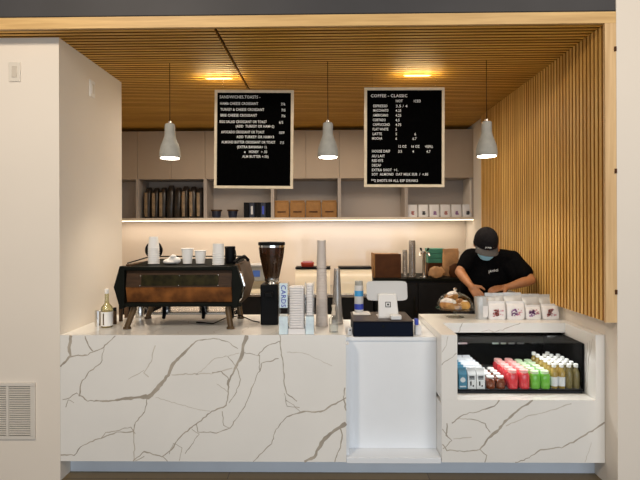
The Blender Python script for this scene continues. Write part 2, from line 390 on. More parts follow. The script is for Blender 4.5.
# ---- long left counter
lc = thing('marble_counter', 'long white marble-look counter with grey veins under the espresso machine', 'counter', ((XP + XR0)/2, YC, 0))
ox, oy = lc.location.x, lc.location.y
mb = MB(); mb.box(XP + 0.001 - ox, XR0 - ox, 0, 0.03, 0.126, ZT)
s = 2.207
xo = lambda x: at(60 + x/s, 300, YC).x - ox
zo = lambda y: min(ZT - 0.002, max(0.127, Z(325 + y/s, YC, 60 + 140)))
def clampx(f, a, b_): return lambda x: max(a, min(b_, f(x)))
xo = clampx(xo, XP + 0.002 - ox, XR0 - ox - 0.001)
u_ = 0.0029                              # metres per map px
veins = [
 ([(24,22),(20,50),(22,68),(8,85),(-2,92)], [9,8,6,5,4]), ([(22,70),(60,65),(95,50),(122,24)], [4,3,3,2]), ([(55,24),(62,45),(72,58)], 3.5),
 ([(97,52),(90,85),(62,105),(45,130),(42,155),(60,168),(100,168),(150,162),(195,158),(215,140),(238,110),(250,85),(275,60),(300,35),(345,30),(370,38),(392,52)], [2,2,2.5,3,3,3,4,7,12,10,9,8,6,3,2,2,2]),
 ([(192,160),(187,190),(165,215),(160,235),(163,260),(162,302)], 2.6), ([(-2,288),(30,288),(50,265),(90,250),(125,238),(160,235)], 3),
 ([(90,250),(100,238),(130,232),(155,225),(165,240)], 2), ([(160,302),(185,280),(225,290),(245,275),(265,245),(300,218),(335,190),(365,178),(372,150),(370,130),(385,95),(400,70),(403,50),(412,22)], [3,3,3,3,3,3,3,3,4,6,6,8,11,9]),
 ([(290,230),(305,240),(290,265),(275,284)], 2), ([(300,218),(302,235),(345,238),(375,225),(400,190),(415,160),(430,120),(440,100),(445,85),(482,74)], 2.4),
 ([(436,68),(455,45),(487,36)], 2.2), ([(440,66),(440,100)], 2), ([(405,60),(440,68)], 1.8), ([(485,22),(488,60),(492,95),(495,130),(500,150),(522,168)], 2.8), ([(335,105),(355,102),(370,115),(372,132)], 2.6),
 ([(370,70),(390,95),(398,120),(385,155),(372,172)], 2), ([(500,202),(535,190),(575,192),(595,180),(632,160)], [3,4,4,4,3]), ([(628,138),(625,160),(634,188)], 3),
 ([(500,202),(475,230),(465,262),(425,302)], 2.4), ([(634,216),(600,235),(575,260),(560,290),(538,303)], [10,10,10,8,6]), ([(618,228),(622,250),(615,275),(605,303)], 3), ([(357,190),(360,220),(375,228)], 2),
 ([(494,150),(500,180),(528,182)], 2), ([(497,165),(515,175),(530,192)], 1.6), ([(225,290),(236,303)], 2), ([(240,285),(250,262),(268,270),(262,300)], 1.5), ([(5,165),(20,160),(35,150),(42,158)], 2), ([(12,182),(18,165),(30,172)], 1.6), ([(185,290),(165,300)], 2)]
faint = [([(210,45),(200,80),(185,105),(195,115)], 2), ([(245,110),(290,108),(335,108),(380,95)], 2.2), ([(300,110),(340,75),(395,62)], 1.6), ([(150,120),(185,100)], 1.4),
 ([(345,130),(372,150)], 1.5), ([(210,160),(300,185),(330,190)], 1.3), ([(500,60),(540,62),(600,90)], 1.4)]
mb.mi = 1
for i, (p, wd) in enumerate(veins):
    ribbon(mb, p, [q*u_*0.82 for q in wd] if isinstance(wd, list) else wd*u_*0.75, xo, zo, -0.0003 - 0.00002*i, i)
mb.mi = 2
for i, (p, wd) in enumerate(faint): ribbon(mb, p, wd*u_, xo, zo, -0.0002, 50+i)
mb.build('front_panel', ['marble', 'vein', 'vein_faint'], lc)
MB().box(XR0 - 0.03 - ox, XR0 - ox, 0.031, 0.70, 0.126, ZT - 0.032).build('end_panel', 'marble', lc)
MB().box(XP + 0.002 - ox, XR0 - 0.031 - ox, 0.20, 0.70, 0.0, ZT - 0.034).build('cabinet_body', 'taupe', lc)
def flat_ribbon(mb, pts, wd, z):
    prev = None
    P_ = [Vector(p) for p in pts]
    for i, q in enumerate(P_):
        d = (P_[min(i+1, len(P_)-1)] - P_[max(i-1, 0)]).normalized(); n = Vector((-d.y, d.x)) * wd/2
        a = mb.bm.verts.new((q.x+n.x, q.y+n.y, z)); b_ = mb.bm.verts.new((q.x-n.x, q.y-n.y, z))
        if prev: mb.bm.faces.new((prev[0], prev[1], b_, a)).material_index = mb.mi
        prev = (a, b_)
mb = MB().box(XP + 0.001, XR0, YC + 0.0305, 3.79, ZT - 0.031, ZT)
mb.mi = 1
rnd = random.Random(3)
for k in range(9):
    x0 = XP + 0.15 + k*0.2; pts = []; yy = YC + 0.04; xx = x0
    while yy < 3.7 and xx < XR0 - 0.06:
        pts.append((xx, yy)); yy += rnd.uniform(0.02, 0.06); xx += rnd.uniform(-0.02, 0.06)
    if len(pts) > 2: flat_ribbon(mb, pts, 0.005, ZT + 0.0002)
tag(mb.build('countertop', ['marble', 'vein_faint']), 'white marble-look worktop carrying the espresso machine and grinder', 'countertop')

# ---- register counter (white, set back)
XR1 = X(441, YC)
YR, ZR = 3.19, 0.889
rc = thing('register_counter', 'plain white recessed counter below the black cash drawer', 'counter', ((XR0 + XR1)/2, YR, 0))
ox = rc.location.x
MB().box(XR0 + 0.001 - ox, XR1 - 0.001 - ox, 0.005, 0.03, 0.15, ZR - 0.026).build('front_panel', 'white_lam', rc)
MB().box(XR0 + 0.001 - ox, XR1 - 0.001 - ox, -0.13, 0.03, 0.112, 0.149).build('ledge', 'white_lam', rc, bevel=0.003)
MB().box(XR0 + 0.001 - ox, XR0 + 0.02 - ox, -0.1, 0.004, 0.1495, ZR - 0.026).build('side_strip', 'white_lam', rc)
MB().box(XR0 + 0.001 - ox, XR1 - 0.001 - ox, -0.005, 0.62, ZR - 0.025, ZR).build('worktop', 'white_lam', rc, bevel=0.002)
MB().box(XR0 + 0.001 - ox, XR1 - 0.001 - ox, 0.10, 0.60, 0, ZR - 0.026).build('cabinet_body', 'taupe', rc)

# ---- right counter with display case
XD1 = XW - 0.002
XPL, XPR = X(457, YC), X(595, YC)
YG, YTS = 3.17, 3.44
YD2 = 3.81
ZL = Z(400, YC, 520)                    # top of the sill
dc = thing('display_counter', 'white veined counter on the right framing the drinks window', 'counter', ((XR1 + XD1)/2, YC, 0))
ox = dc.location.x; oy = YC
s2 = 3.048
xo2 = clampx(lambda x: at(430 + x/s2, 300, YC).x - ox, XR1 + 0.002 - ox, XD1 - 0.001 - ox)
zo2 = lambda y: min(ZL - 0.001, max(0.127, Z(380 + y/s2, YC, 520)))
mb = MB().box(XR1 - ox, XD1 - ox, 0, 0.03, 0.126, ZL)
u2 = 0.0021
v2 = [([(65,132),(100,105),(150,95),(195,78),(210,58)], [4,3,3,5,6]), ([(110,120),(145,122),(165,135),(182,160)], 3.2), ([(312,58),(270,90),(235,120),(200,158),(175,180),(150,212)], [5,8,8,9,8,4]),
 ([(150,212),(100,218),(50,215),(36,196)], 3.4), ([(150,212),(170,230),(165,256)], 3.2), ([(50,132),(48,170),(65,185),(38,210)], [5,4,3,3]), ([(258,256),(300,238),(335,212),(400,205),(450,180),(500,150),(544,128)], [3,3,4,3,5,5,5]), ([(36,150),(60,180)], 2.4)]
f2 = [([(230,140),(300,110),(350,98),(430,72)], 3), ([(70,180),(125,175)], 2.4), ([(470,250),(490,190)], 1.6), ([(80,120),(110,118)], 3)]
mb.mi = 1
for i, (p, wd) in enumerate(v2): ribbon(mb, p, [q*u2*0.85 for q in wd] if isinstance(wd, list) else wd*u2*0.85, xo2, zo2, -0.0003 - 0.00002*i, 80+i)
mb.mi = 2
for i, (p, wd) in enumerate(f2): ribbon(mb, p, wd*u2, xo2, zo2, -0.0002, 120+i)
mb.build('front_panel', ['marble', 'vein', 'vein_faint'], dc)
mb = MB().box(XPL + 0.0 - ox, XPR - ox, 0.0305, YG - YC, ZL - 0.029, ZL)
mb.mi = 1
for k, x0 in enumerate((0.08, 0.26, 0.42, 0.58)): flat_ribbon(mb, [(XPL - ox + x0 + t*0.05, 0.032 + t*0.015) for t in range(6)], 0.004, ZL + 0.0002)
mb.build('sill', ['marble', 'vein_faint'], dc)
mb = MB().box(XR1 - ox, XPL - 0.001 - ox, 0, YTS - YC, ZL + 0.0005, ZT)
mb.mi = 1
xi = lambda u: at(u, 300, YC).x - ox
zi = lambda v: Z(v, YC, 450)
ribbon(mb, [(441.5,365),(446,361),(450,359),(456.5,353)], [0.005,0.006,0.004,0.003], xi, zi, -0.0003, 200)
ribbon(mb, [(448,336),(446,345),(442,352)], 0.003, xi, zi, -0.0003, 201)
mb.build('post', ['marble', 'vein'], dc)
mb = MB().box(XPR + 0.001 - ox, XD1 - ox, 0, YTS - YC, ZL + 0.0005, ZT)
mb.mi = 1
for k in range(3):       # veins on the inner face of the right post
    prev = None
    for t in range(10):
        yy = 0.03 + 0.012*t*(0.4 if k else 1) + 0.03*k; z = ZT - 0.03 - t*0.036 - 0.02*k; xx = XPR + 0.0008 - ox
        wz = 0.004; a = mb.bm.verts.new((xx, yy + 0.005*math.sin(t*2+k), z)); b_ = mb.bm.verts.new((xx, yy + wz + 0.005*math.sin(t*2+k), z - 0.003))
        if prev: mb.bm.faces.new((prev[0], prev[1], b_, a)).material_index = 1
        prev = (a, b_)
mb.build('post', ['marble', 'vein'], dc)
MB().box(XR1 - ox, XR1 + 0.03 - ox, YTS - YC + 0.001, YD2 - YC, 0.126, 0.862).build('end_panel', 'marble', dc)
MB().box(XR1 - ox, XR1 + 0.03 - ox, 0.031, YTS - YC, 0.126, ZL - 0.03).build('end_panel', 'marble', dc)
MB().box(XR1 + 0.04 - ox, XD1 - 0.01 - ox, 0.15, 0.74, 0, 0.40).build('cabinet_body', 'taupe', dc)
# its worktop
mb = MB().box(XR1, XD1, YTS, YD2, 0.864, ZT)
mb.mi = 1
ribbon(mb, [(462,322),(460,328),(458,334)], [0.004,0.006,0.004], lambda u: X(u, YTS), lambda v: max(0.865, min(0.932, Z(v, YTS, 460))), YTS - 0.0003, 301)
ribbon(mb, [(492,333),(505,329),(520,323)], [0.003,0.004,0.004], lambda u: X(u, YTS), lambda v: max(0.865, min(0.932, Z(v, YTS, 500))), YTS - 0.0003, 302)
ribbon(mb, [(480,333),(488,330),(494,333)], 0.003, lambda u: X(u, YTS), lambda v: max(0.865, min(0.932, Z(v, YTS, 500))), YTS - 0.0003, 303)
tag(mb.build('countertop', ['marble', 'vein']), 'white marble-look worktop carrying the cake stand and pouches', 'countertop')

# ---- drinks case
ZF = 0.545
case = thing('display_fridge', 'black glass-fronted drinks case set into the right counter', 'display case', ((XPL + XPR)/2, YG, 0.5))
ox = case.location.x
fx0, fx1 = XPL + 0.004, XPR - 0.003
L_ = lambda x: x - ox
mb = MB().box(L_(fx0), L_(fx1), 0.03, 0.595, ZF - 0.505 - 0.04 + 0.002, ZF - 0.502)
mb.xf(Matrix.Identity(4))
mb.build('case_floor', 'shelf_dark', case)
mb = MB().box(L_(fx0), L_(fx1), 0.585, 0.60, 0.046, 0.355).box(L_(fx0), L_(fx0) + 0.012, 0.0, 0.584, 0.046, 0.346).box(L_(fx1) - 0.010, L_(fx1) - 0.002, 0.013, 0.584, 0.046, 0.348).box(L_(fx0) + 0.013, L_(fx1) - 0.011, YTS - YG + 0.002, 0.584, 0.348, 0.355)
mb.build('lining', 'case', case)
MB().box(L_(fx0) + 0.012, L_(fx1) - 0.004, 0.004, 0.010, 0.044, 0.348).build('front_glass', 'pane', case)
MB().box(L_(fx0) + 0.012, L_(fx1) - 0.004, 0.011, YTS - YG, 0.349, 0.354).build('top_glass', 'pane', case)
MB().box(L_(fx0) + 0.012, L_(fx1) - 0.003, 0.0, 0.012, 0.034, 0.043).box(L_(fx1) - 0.011, L_(fx1) - 0.003, 0.0, 0.003, 0.043, 0.348).build('glass_trim', 'black', case)
for (a, b_) in ((457.5, 466.5), (491.5, 498), (500, 505.5), (508, 514), (516.5, 523.5), (530.5, 536), (538.5, 545)):  # added pale bars standing in for reflection streaks in the case glass
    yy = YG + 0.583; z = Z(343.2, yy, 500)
    MB().box(L_(max(fx0 + 0.014, X(a, yy))), L_(X(b_, yy)), 0.578, 0.584, z - 0.5 - 0.007, z - 0.5 + 0.007).build('reflection_streak', 'steel', case)
yy = YG + 0.29
MB().box(L_(X(546.5, 3.42)), L_(X(555.5, 3.42)), 0.245, 0.266, 0.336, 0.347).build('light_fitting', 'steel', case)
light('case_led', 'AREA', ((XPL + XPR)/2, YG + 0.10, 0.84), (0, 0, 0), 1.6, (0.95, 0.97, 1.0), 0.8, 0.03)

# ---- drinks: one prototype of each kind, then copies down each column
def bottle(name, label, cat, body, cap, hgt, rad, lab=None, p=2.6, grp=''):
    t = thing(name, label, cat, (0,0,0), 0, grp)
    b1 = hgt*0.62
    MB().se([(0, rad*0.9, rad*0.9), (0.004, rad, rad), (b1, rad, rad), (b1 + hgt*0.12, rad*0.72, rad*0.72), (b1 + hgt*0.17, rad*0.52, rad*0.52), (hgt*0.86, rad*0.5, rad*0.5)], n=20, p=p).build('bottle_body', body, t)
    cr = 0.80 if hgt < 0.1 else 0.62
    MB().lathe([(rad*cr*0.97, hgt*0.862), (rad*cr, hgt*0.985), (rad*cr*0.9, hgt)], n=16).build('cap', cap, t)
    if lab: MB().se([(hgt*0.10, rad*1.02, rad*1.02), (hgt*0.48, rad*1.02, rad*1.02)], n=20, p=p, cap=(False, False)).build('bottle_label', lab, t)
    return t
def jar(name, label, body, cap, hgt, rad, grp):
    t = thing(name, label, 'juice bottle', (0,0,0), 0, grp)
    MB().se([(0, rad*0.9, rad*0.9), (0.005, rad, rad), (hgt*0.7, rad, rad), (hgt*0.8, rad*0.85, rad*0.85), (hgt*0.84, rad*0.78, rad*0.78)], n=20, p=3).build('bottle_body', body, t)
    MB().lathe([(rad*0.80, hgt*0.842), (rad*0.82, hgt*0.98), (rad*0.76, hgt)], n=18).build('cap', cap, t)
    return t
ROWS = ['front row', 'second row from the glass', 'third row from the glass', 'fourth row from the glass', 'fifth row from the glass', 'backmost row']
def column(mk, u, n, txt, dy=0.066):
    """u is where the front bottle of the column stands"""
    y0 = YG + 0.046; x0 = min(X(u, y0), XPR - 0.0375)
    for k in range(n):
        lb = f'{txt}, {ROWS[k]}'
        loc = (x0, y0 + k*dy, ZF)
        global protos
        if mk not in protos:
            o = makers[mk](lb); o.location = loc; protos[mk] = o
        else: dup(protos[mk], loc, lb)
protos = {}
def milk_carton(lb, body, pr):
    t = thing('drink_carton', lb, 'carton', (0,0,0), 0, 'cartons in the drinks case')
    a = 0.027
    MB().rings([[(-a,-a,0),(a,-a,0),(a,a,0),(-a,a,0)], [(-a,-a,0.095),(a,-a,0.095),(a,a,0.095),(-a,a,0.095)], [(-a,-0.004,0.122),(a,-0.004,0.122),(a,0.004,0.122),(-a,0.004,0.122)], [(-a,-0.003,0.136),(a,-0.003,0.136),(a,0.003,0.136),(-a,0.003,0.136)]], smooth=False).build('carton_body', body, t)
    mb = MB()
    if pr == 'black':
        for z in (0.083, 0.075, 0.066): mb.box(-0.017, 0.017, -a - 0.0012, -a - 0.0002, z - 0.0028, z + 0.0028)
        mb.box(-0.012, -0.003, -a - 0.0012, -a - 0.0002, 0.022, 0.05); mb.box(0.004, 0.012, -a - 0.0012, -a - 0.0002, 0.015, 0.026)
    else:
        mb.lathe([(0.017, 0), (0.017, 0.0012)], n=20).xf(Matrix.Translation((0, -a - 0.0002, 0.06)) @ Matrix.Rotation(R(90), 4, 'X')); mb.box(-0.02, 0.02, -a - 0.0012, -a - 0.0002, 0.012, 0.02)
    mb.build('printing', pr, t)
    return t
makers = {
 'blue': lambda lb: milk_carton(lb, 'teal', 'label_w'),
 'white': lambda lb: milk_carton(lb, 'label_w', 'black'),
 'brown': lambda lb: bottle('drink_bottle', lb, 'drink bottle', 'juice_b', 'letters', 0.080, 0.030, grp='small brown bottles in the drinks case'),
 'red': lambda lb: jar('juice_bottle', lb, 'juice_r', 'cap_pink', 0.122, 0.034, 'red juice bottles in the drinks case'),
 'green': lambda lb: jar('juice_bottle', lb, 'juice_g', 'cap_green', 0.115, 0.032, 'green juice bottles in the drinks case'),
 'gold': lambda lb: bottle('drink_bottle', lb, 'drink bottle', 'juice_y', 'letters', 0.160, 0.023, 'label_w', 2, 'golden drink bottles in the drinks case'),
 'olive': lambda lb: bottle('drink_bottle', lb, 'drink bottle', 'juice_o', 'letters', 0.160, 0.023, None, 2, 'olive drink bottles in the drinks case'),
}
column('blue', 461.2, 5, 'blue drink carton at the left end of the case', 0.062)
column('white', 470.2, 6, 'white carton beside the blue cartons, left column', 0.062)
column('white', 479.0, 6, 'white carton beside the brown bottles, right column', 0.062)
column('brown', 489.6, 6, 'small brown bottle in the left brown column', 0.062)
column('brown', 499.4, 4, 'small brown bottle in the right brown column', 0.062)
column('red', 511.5, 5, 'red juice bottle in the left red column')
column('red', 523.0, 5, 'red juice bottle in the right red column')
column('green', 533.8, 5, 'green juice bottle in the left green column')
column('green', 543.8, 5, 'green juice bottle in the right green column')
column('gold', 553.3, 6, 'white-capped golden bottle in the left golden column', 0.062)
column('gold', 560.8, 5, 'white-capped golden bottle in the right golden column', 0.062)
column('olive', 568.2, 6, 'white-capped olive bottle beside the golden ones', 0.062)
column('olive', 575.6, 5, 'white-capped olive bottle by the right post of the case', 0.062)

# ------------------------------------------------------------------ wall cabinets
zt, zd, zb = 2.80, Z(178.5, YK, 300), Z(217.5, YK, 300)
edges = [X(u, YK) for u in (70.5, 137.6, 205.3, 272.6, 339.5, 406.5, 474.5)]
order = ['leftmost', 'second from the left', 'third from the left', 'fourth from the left', 'second from the right', 'rightmost']
holds = ['with an empty dim bay half hidden by the pier', 'over the tall dark coffee bags', 'over two small dark jars and dark binders', 'over four brown paper bags', 'with an empty open bay', 'over a row of small white pouches']
for i in range(6):
    a, b_ = edges[i], edges[i+1]
    c = thing('wall_cabinet', f'taupe wall cabinet {holds[i]}', 'cabinet', ((a+b_)/2, YK, zb - 0.03), 0, 'wall cabinets above the backsplash')
    o_ = c.location; x0, x1 = a - o_.x + 0.0008, b_ - o_.x - 0.0008; base = o_.z; D = YBW - YK - 0.003
    mb = MB().box(x0, x0 + 0.018, 0.0, D, 0.031, zd - base).box(x1 - 0.018, x1, 0.0, D, 0.031, zd - base)
    mb.box(x0 + 0.019, x1 - 0.019, D - 0.012, D, 0.031, zd - base).box(x0, x1, 0.021, D, zd - base + 0.001, zt - base)
    mb.build('cabinet_body', 'taupe_in', c)
    MB().box(x0, x1, 0, D, 0, 0.03).build('shelf', 'cream_edge', c)
    xm = (x0 + x1)/2
    for (p, q) in ((x0 + 0.001, xm - 0.0015), (xm + 0.0015, x1 - 0.001)):
        MB().box(p, q, 0.0, 0.020, zd - base, zt - base - 0.004).build('door', 'taupe', c, bevel=0.001)
wr = edges[-1]
struct(MB().box(wr + 0.001, XW - 0.03, YK + 0.05, YBW - 0.013, zb - 0.03, 2.80).build('trim_4', 'plaster'))
ls = MB().box(edges[0], wr, YK + 0.012, YK + 0.03, zb - 0.040, zb - 0.031)
tag(ls.build('led_strip', 'led'), 'glowing warm light strip under the wall cabinets', 'light strip')
light('led_strip_glow', 'AREA', ((XL + wr)/2, YK + 0.16, zb - 0.045), (0, 0, 0), 8.5, (1.0, 0.84, 0.68), 4.3, 0.08)

# shelf contents
zsh = zb + 0.0015
def place_row(n, mk, fn, labels):
    p = None
    for k in range(n):
        loc = fn(k)
        if p is None: p = mk(labels[0]); p.location = loc
        else: dup(p, loc, labels[k])
nth = ['first', 'second', 'third', 'fourth', 'fifth', 'sixth', 'seventh', 'eighth', 'ninth']
# tall coffee bags
for k in range(8):
    w_ = 0.084; x = X(144.8 + 7.45*k + 3.2, YK + 0.06); hg = [0.375,0.37,0.375,0.40,0.375,0.39,0.385,0.37][k]; dark = k in (3, 4)
    t = thing('coffee_bag', f'tall {"black" if dark else "tan and black"} coffee bag on the shelf, {nth[k]} from the left', 'bag', (x, YK + 0.12, zsh), 0, 'tall coffee bags on the left shelf')
    MB().se([(0, w_*0.45, 0.075), (0.02, w_*0.47, 0.085), (hg*0.8, w_*0.46, 0.08), (hg*0.93, w_*0.38, 0.05), (hg, w_*0.30, 0.02)], n=24, p=5, wob=0.002).build('bag_body', 'foil_black', t)
    if not dark:
        MB().se([(0.02, w_*0.20, 0.003), (hg*0.5, w_*0.23, 0.004), (hg*0.82, w_*0.20, 0.003)], n=16, p=3, wob=0.001).xf(Matrix.Translation((-w_*0.18, -0.087, 0))).build('side_panel', 'kraft' if dark else 'tan', t)
# dark jars
for k, u in enumerate((216.5, 232.8)):
    t = thing('wire_basket_jar', 'small dark jar on the shelf, ' + ('near the coffee bags' if k == 0 else 'beside the dark binders'), 'jar', (X(u, YK + 0.1), YK + 0.1, zsh), 0, 'small dark jars on the shelf')
    MB().lathe([(0.045, 0), (0.050, 0.01), (0.058, 0.07), (0.058, 0.08)], n=20).build('jar_body', 'navy', t)
    MB().lathe([(0.066, 0.081), (0.070, 0.09), (0.066, 0.100)], n=20).build('rim', 'walnut_side', t)
for k in range(5):
    x = X(246.5 + 5.6*k, YK + 0.06)
    t = thing('binder', f'dark navy binder on the shelf, {nth[k]} from the left', 'binder', (x, YK + 0.05, zsh), 0, 'dark binders on the shelf')
    MB().box(-0.031, 0.031, 0.0, 0.22, 0, 0.185).build('cover', 'navy' if k % 2 else 'black', t, bevel=0.003)
    if k in (1, 3): MB().box(-0.012, 0.012, -0.001, -0.0002, 0.04, 0.14).build('spine_label', 'dkblue' if k == 3 else 'ltgrey_pl', t)
# kraft bags
def mk_kraft(lb):
    t = thing('paper_bag', lb, 'paper bag', (0,0,0), 0, 'brown paper bags on the shelf')
    MB().se([(0, 0.088, 0.05), (0.02, 0.092, 0.055), (0.165, 0.092, 0.05), (0.186, 0.091, 0.040)], p=8, wob=0.001).build('bag_body', 'kraft', t)
    MB().box(-0.086, 0.086, -0.045, -0.032, 0.1865, 0.206).build('folded_top', 'kraft', t, bevel=0.003)
    MB().box(-0.05, 0.05, -0.0575, -0.0565, 0.06, 0.075).build('print_mark', 'box_brown', t)
    return t
place_row(4, mk_kraft, lambda k: (X(282.0 + 15.8*k, YK + 0.09), YK + 0.09, zsh), [f'brown paper bag on the shelf, {nth[k]} from the left' for k in range(4)])
# small white pouches
mk_cols = ['redprint', 'black', 'purple', 'redprint', 'purple', 'black']
for k in range(6):
    t = thing('coffee_pouch', f'small white pouch on the right shelf, {nth[k]} from the left', 'pouch', (X(412.3 + 11.0*k, YK + 0.08), YK + 0.08, zsh), 0, 'white pouches on the right shelf')
    MB().se([(0, 0.058, 0.03), (0.02, 0.062, 0.035), (0.10, 0.060, 0.022), (0.150, 0.058, 0.004)], p=5, wob=0.001).build('pouch_body', 'pouch', t)
    mb = MB()
    for q in range(5): mb.box(-0.022 + random.uniform(0, .01), 0.022 - random.uniform(0, .012), -0.0365, -0.0355, 0.026 + q*0.009, 0.033 + q*0.009)
    mb.build('print_mark', mk_cols[k], t)
#X, 'pale flat box behind the white pouches on the shelf', 'box', (X(447, YK+0.25), YK + 0.25, zsh))

# ------------------------------------------------------------------ pendants
def mk_pendant(lb):
    t = thing('pendant_lamp', lb, 'pendant lamp', (0,0,0), 0, 'grey concrete pendant lamps')   # origin at the rim
    prof = [(0.070, 0.0), (0.0745, 0.004), (0.0755, 0.02), (0.073, 0.055), (0.067, 0.082), (0.055, 0.115), (0.044, 0.145), (0.038, 0.172), (0.036, 0.245), (0.031, 0.250)]
    inner = [(0.028, 0.243), (0.028, 0.16), (0.044, 0.118), (0.064, 0.07), (0.067, 0.0)]
    MB().lathe(prof + [(0.029, 0.2485)] + inner, n=36, cap=(False, False)).build('lamp_shade', 'concrete', t)
    MB().lathe([(0.012, 0.251), (0.012, 0.268), (0.006, 0.275)], n=16).build('cord_grip', 'chrome', t)
    MB().lathe([(0.0025, 0.276), (0.0025, ZC - zpen - 0.004)], n=8).build('cord', 'black', t)
    MB().lathe([(0.066, -0.005), (0.0665, 0.006)], n=32).build('diffuser', 'bulb', t)
    return t
YPn = 3.52
zpen = Z(157.5, YPn, 250)
pens = [(X(170.3, YPn), 'leftmost grey concrete pendant lamp, left of the sandwich board'), (X(328.3, YPn), 'grey concrete pendant lamp hanging between the two menu boards'), (X(487.0, YPn), 'rightmost grey concrete pendant lamp, near the slatted wall')]
p0 = None
for x, lb in pens:
    if p0 is None: p0 = mk_pendant(lb); p0.location = (x, YPn, zpen)
    else: dup(p0, (x, YPn, zpen), lb)
    light('pendant_glow', 'SPOT', (x, YPn, zpen - 0.005), (0, 0, 0), 24, (1.0, 0.86, 0.68), spot_size=R(120), spot_blend=0.8, shadow_soft_size=0.05)
# recessed downlights in the slats
for k, (u, v) in enumerate(((219, 77.5), (417.5, 74.5))):
    p = on(u, v, ZC)
    t = thing('downlight', 'small recessed ceiling light above the ' + ('sandwich' if k == 0 else 'coffee') + ' board', 'ceiling light', (p.x, p.y, ZC - 0.002), 0, 'recessed lights in the slatted ceiling')
    MB().se([(-0.006, 0.115, 0.016), (0.0, 0.117, 0.018)], n=40, p=2.2).build('trim_ring', 'oak_board', t)
    MB().se([(-0.010, 0.105, 0.010), (-0.0065, 0.107, 0.012)], n=40, p=2.0).build('lens', 'lens_glow', t)
    for q in (-0.16, -0.08, 0.0, 0.08, 0.16):
        light('downlight_glow', 'POINT', (p.x + q, p.y - 0.01, ZC - 0.055), (0, 0, 0), 0.6 if abs(q) < 0.1 else 0.22, (1.0, 0.80, 0.45), shadow_soft_size=0.03, specular_factor=0.0)
    light('downlight_beam', 'SPOT', (p.x, p.y, ZC - 0.03), (0, 0, 0), 22, (1.0, 0.84, 0.62), spot_size=R(95), spot_blend=0.7, shadow_soft_size=0.03)

# ------------------------------------------------------------------ menu boards
def board(lb, cx, cv, wpx, hpx, rot, rows):
    Yb = 3.75; c = at(cx, cv, Yb); w_, h_ = wpx*Yb/480, hpx*Yb/480
    t = thing('menu_board', lb, 'menu board', (c.x, Yb, c.z), 0, 'black letter boards'); t.rotation_euler.y = R(rot)
    f = 0.022
    MB().box(-w_/2 + f, w_/2 - f, 0.004, 0.016, -h_/2 + f, h_/2 - f).build('felt_panel', 'letterboard', t)
    mb = MB().box(-w_/2, w_/2, 0, 0.024, h_/2 - f + 0.0005, h_/2).box(-w_/2, w_/2, 0, 0.024, -h_/2, -h_/2 + f - 0.0005)
    mb.box(-w_/2, -w_/2 + f - 0.0005, 0, 0.024, -h_/2 + f, h_/2 - f).box(w_/2 - f + 0.0005, w_/2, 0, 0.024, -h_/2 + f, h_/2 - f)
    mb.build('frame', 'frame_oak', t, bevel=0.002)
    for sx in (-1, 1):
        MB().tube([(sx*w_*0.4, 0.012, h_/2 + 0.001), (sx*w_*0.4, 0.012, ZC - c.z - 0.001)], 0.0008, 6).build('hanging_wire', 'steel', t)
    items = []
    for s_, u, v, hh in rows:
        p = at(u, v, Yb); nc = len(s_)
        if isinstance(WID.get((s_, v)), float): wd = (WID[(s_, v)] - u) * Yb / 480
        else: wd = None
        items.append((s_, p.x - c.x, p.z - c.z, hh, wd))
    o = text_mesh(items, 'lettering', 'letters', t, sx=0.85); o.location.y = 0.0025
hT = 0.0200
WID = {('SANDWICHES,TOASTS -', 98.6): 259.9, ('HAM& CHEESE CROISSANT', 105): 257.7, ('TURKEY & CHEESE CROISSANT', 111): 263.9, ('BRIE CHEESE CROISSANT', 116.8): 256.6,
 ('EGG SALAD CROISSANT OR TOAST', 123.2): 266.6, ('(ADD  TURKEY OR HAM+2)', 127.6): 274.0, ('AVOCADO CROISSANT OR TOAST', 133.5): 264.5, ('ADD TURKEY OR HAM+3', 138.2): 274.0,
 ('ALMOND BUTTER CROISSANT OR TOAST', 143.6): 275.5, ('(EXTRA BANANA+ 1)', 148.3): 266.6, ('HONEY   + .50', 153): 267.0, ('ALM BUTTER +.50)', 157.8): 268.8,
 ('COFFEE - CLASSIC', 97.3): 406.8, ('ESPRESSO', 107.3): 387.0, ('MACCHIATO', 111.8): 388.0, ('AMERICANO', 116.6): 388.0, ('CORTADO', 121.3): 385.5, ('CAPPUCCINO', 126): 389.5, ('FLAT WHITE', 130.6): 388.0,
 ('MOCHA', 139.8): 382.0, ('3.5 / 4', 107.3): 407.0, ('12 OZ', 147.6): 406.0, ('16 OZ', 147.6): 419.0, ('+REFILL', 147.6): 433.0, ('HOUSE DRIP', 152.6): 390.0, ('AU LAIT', 157.4): 385.0, ('RED EYE', 162): 383.0, ('DECAF', 166.7): 381.0,
 ('EXTRA SHOT  +1.', 171.3): 398.0, ('SOY  ALMOND  OAT MILK SUB  /  +.80', 175.7): 428.0, ('**2 SHOTS IN ALL ESP DRINKS', 182): 418.0}
rows1 = [('SANDWICHES,TOASTS -', 219, 98.6, 0.0225)] + [(a, u, v, hT) for a, u, v in [
 ('HAM& CHEESE CROISSANT', 219.5, 105), ('7/6', 280.5, 105), ('TURKEY & CHEESE CROISSANT', 220, 111), ('7/5', 281, 111), ('BRIE CHEESE CROISSANT', 220, 116.8), ('7/6', 281, 116.8),
 ('EGG SALAD CROISSANT OR TOAST', 219.3, 123.2), ('6/5', 278.8, 123.2), ('(ADD  TURKEY OR HAM+2)', 235.5, 127.6), ('AVOCADO CROISSANT OR TOAST', 221, 133.5), ('10/9', 278.5, 133.5),
 ('ADD TURKEY OR HAM+3', 236.5, 138.2), ('ALMOND BUTTER CROISSANT OR TOAST', 221.5, 143.6), ('7.5', 280, 143.6), ('(EXTRA BANANA+ 1)', 237, 148.3), ('HONEY   + .50', 249, 153), ('ALM BUTTER +.50)', 242.5, 157.8)]]
rows1 += [('\u2022', 244, 154.4, 0.035)]
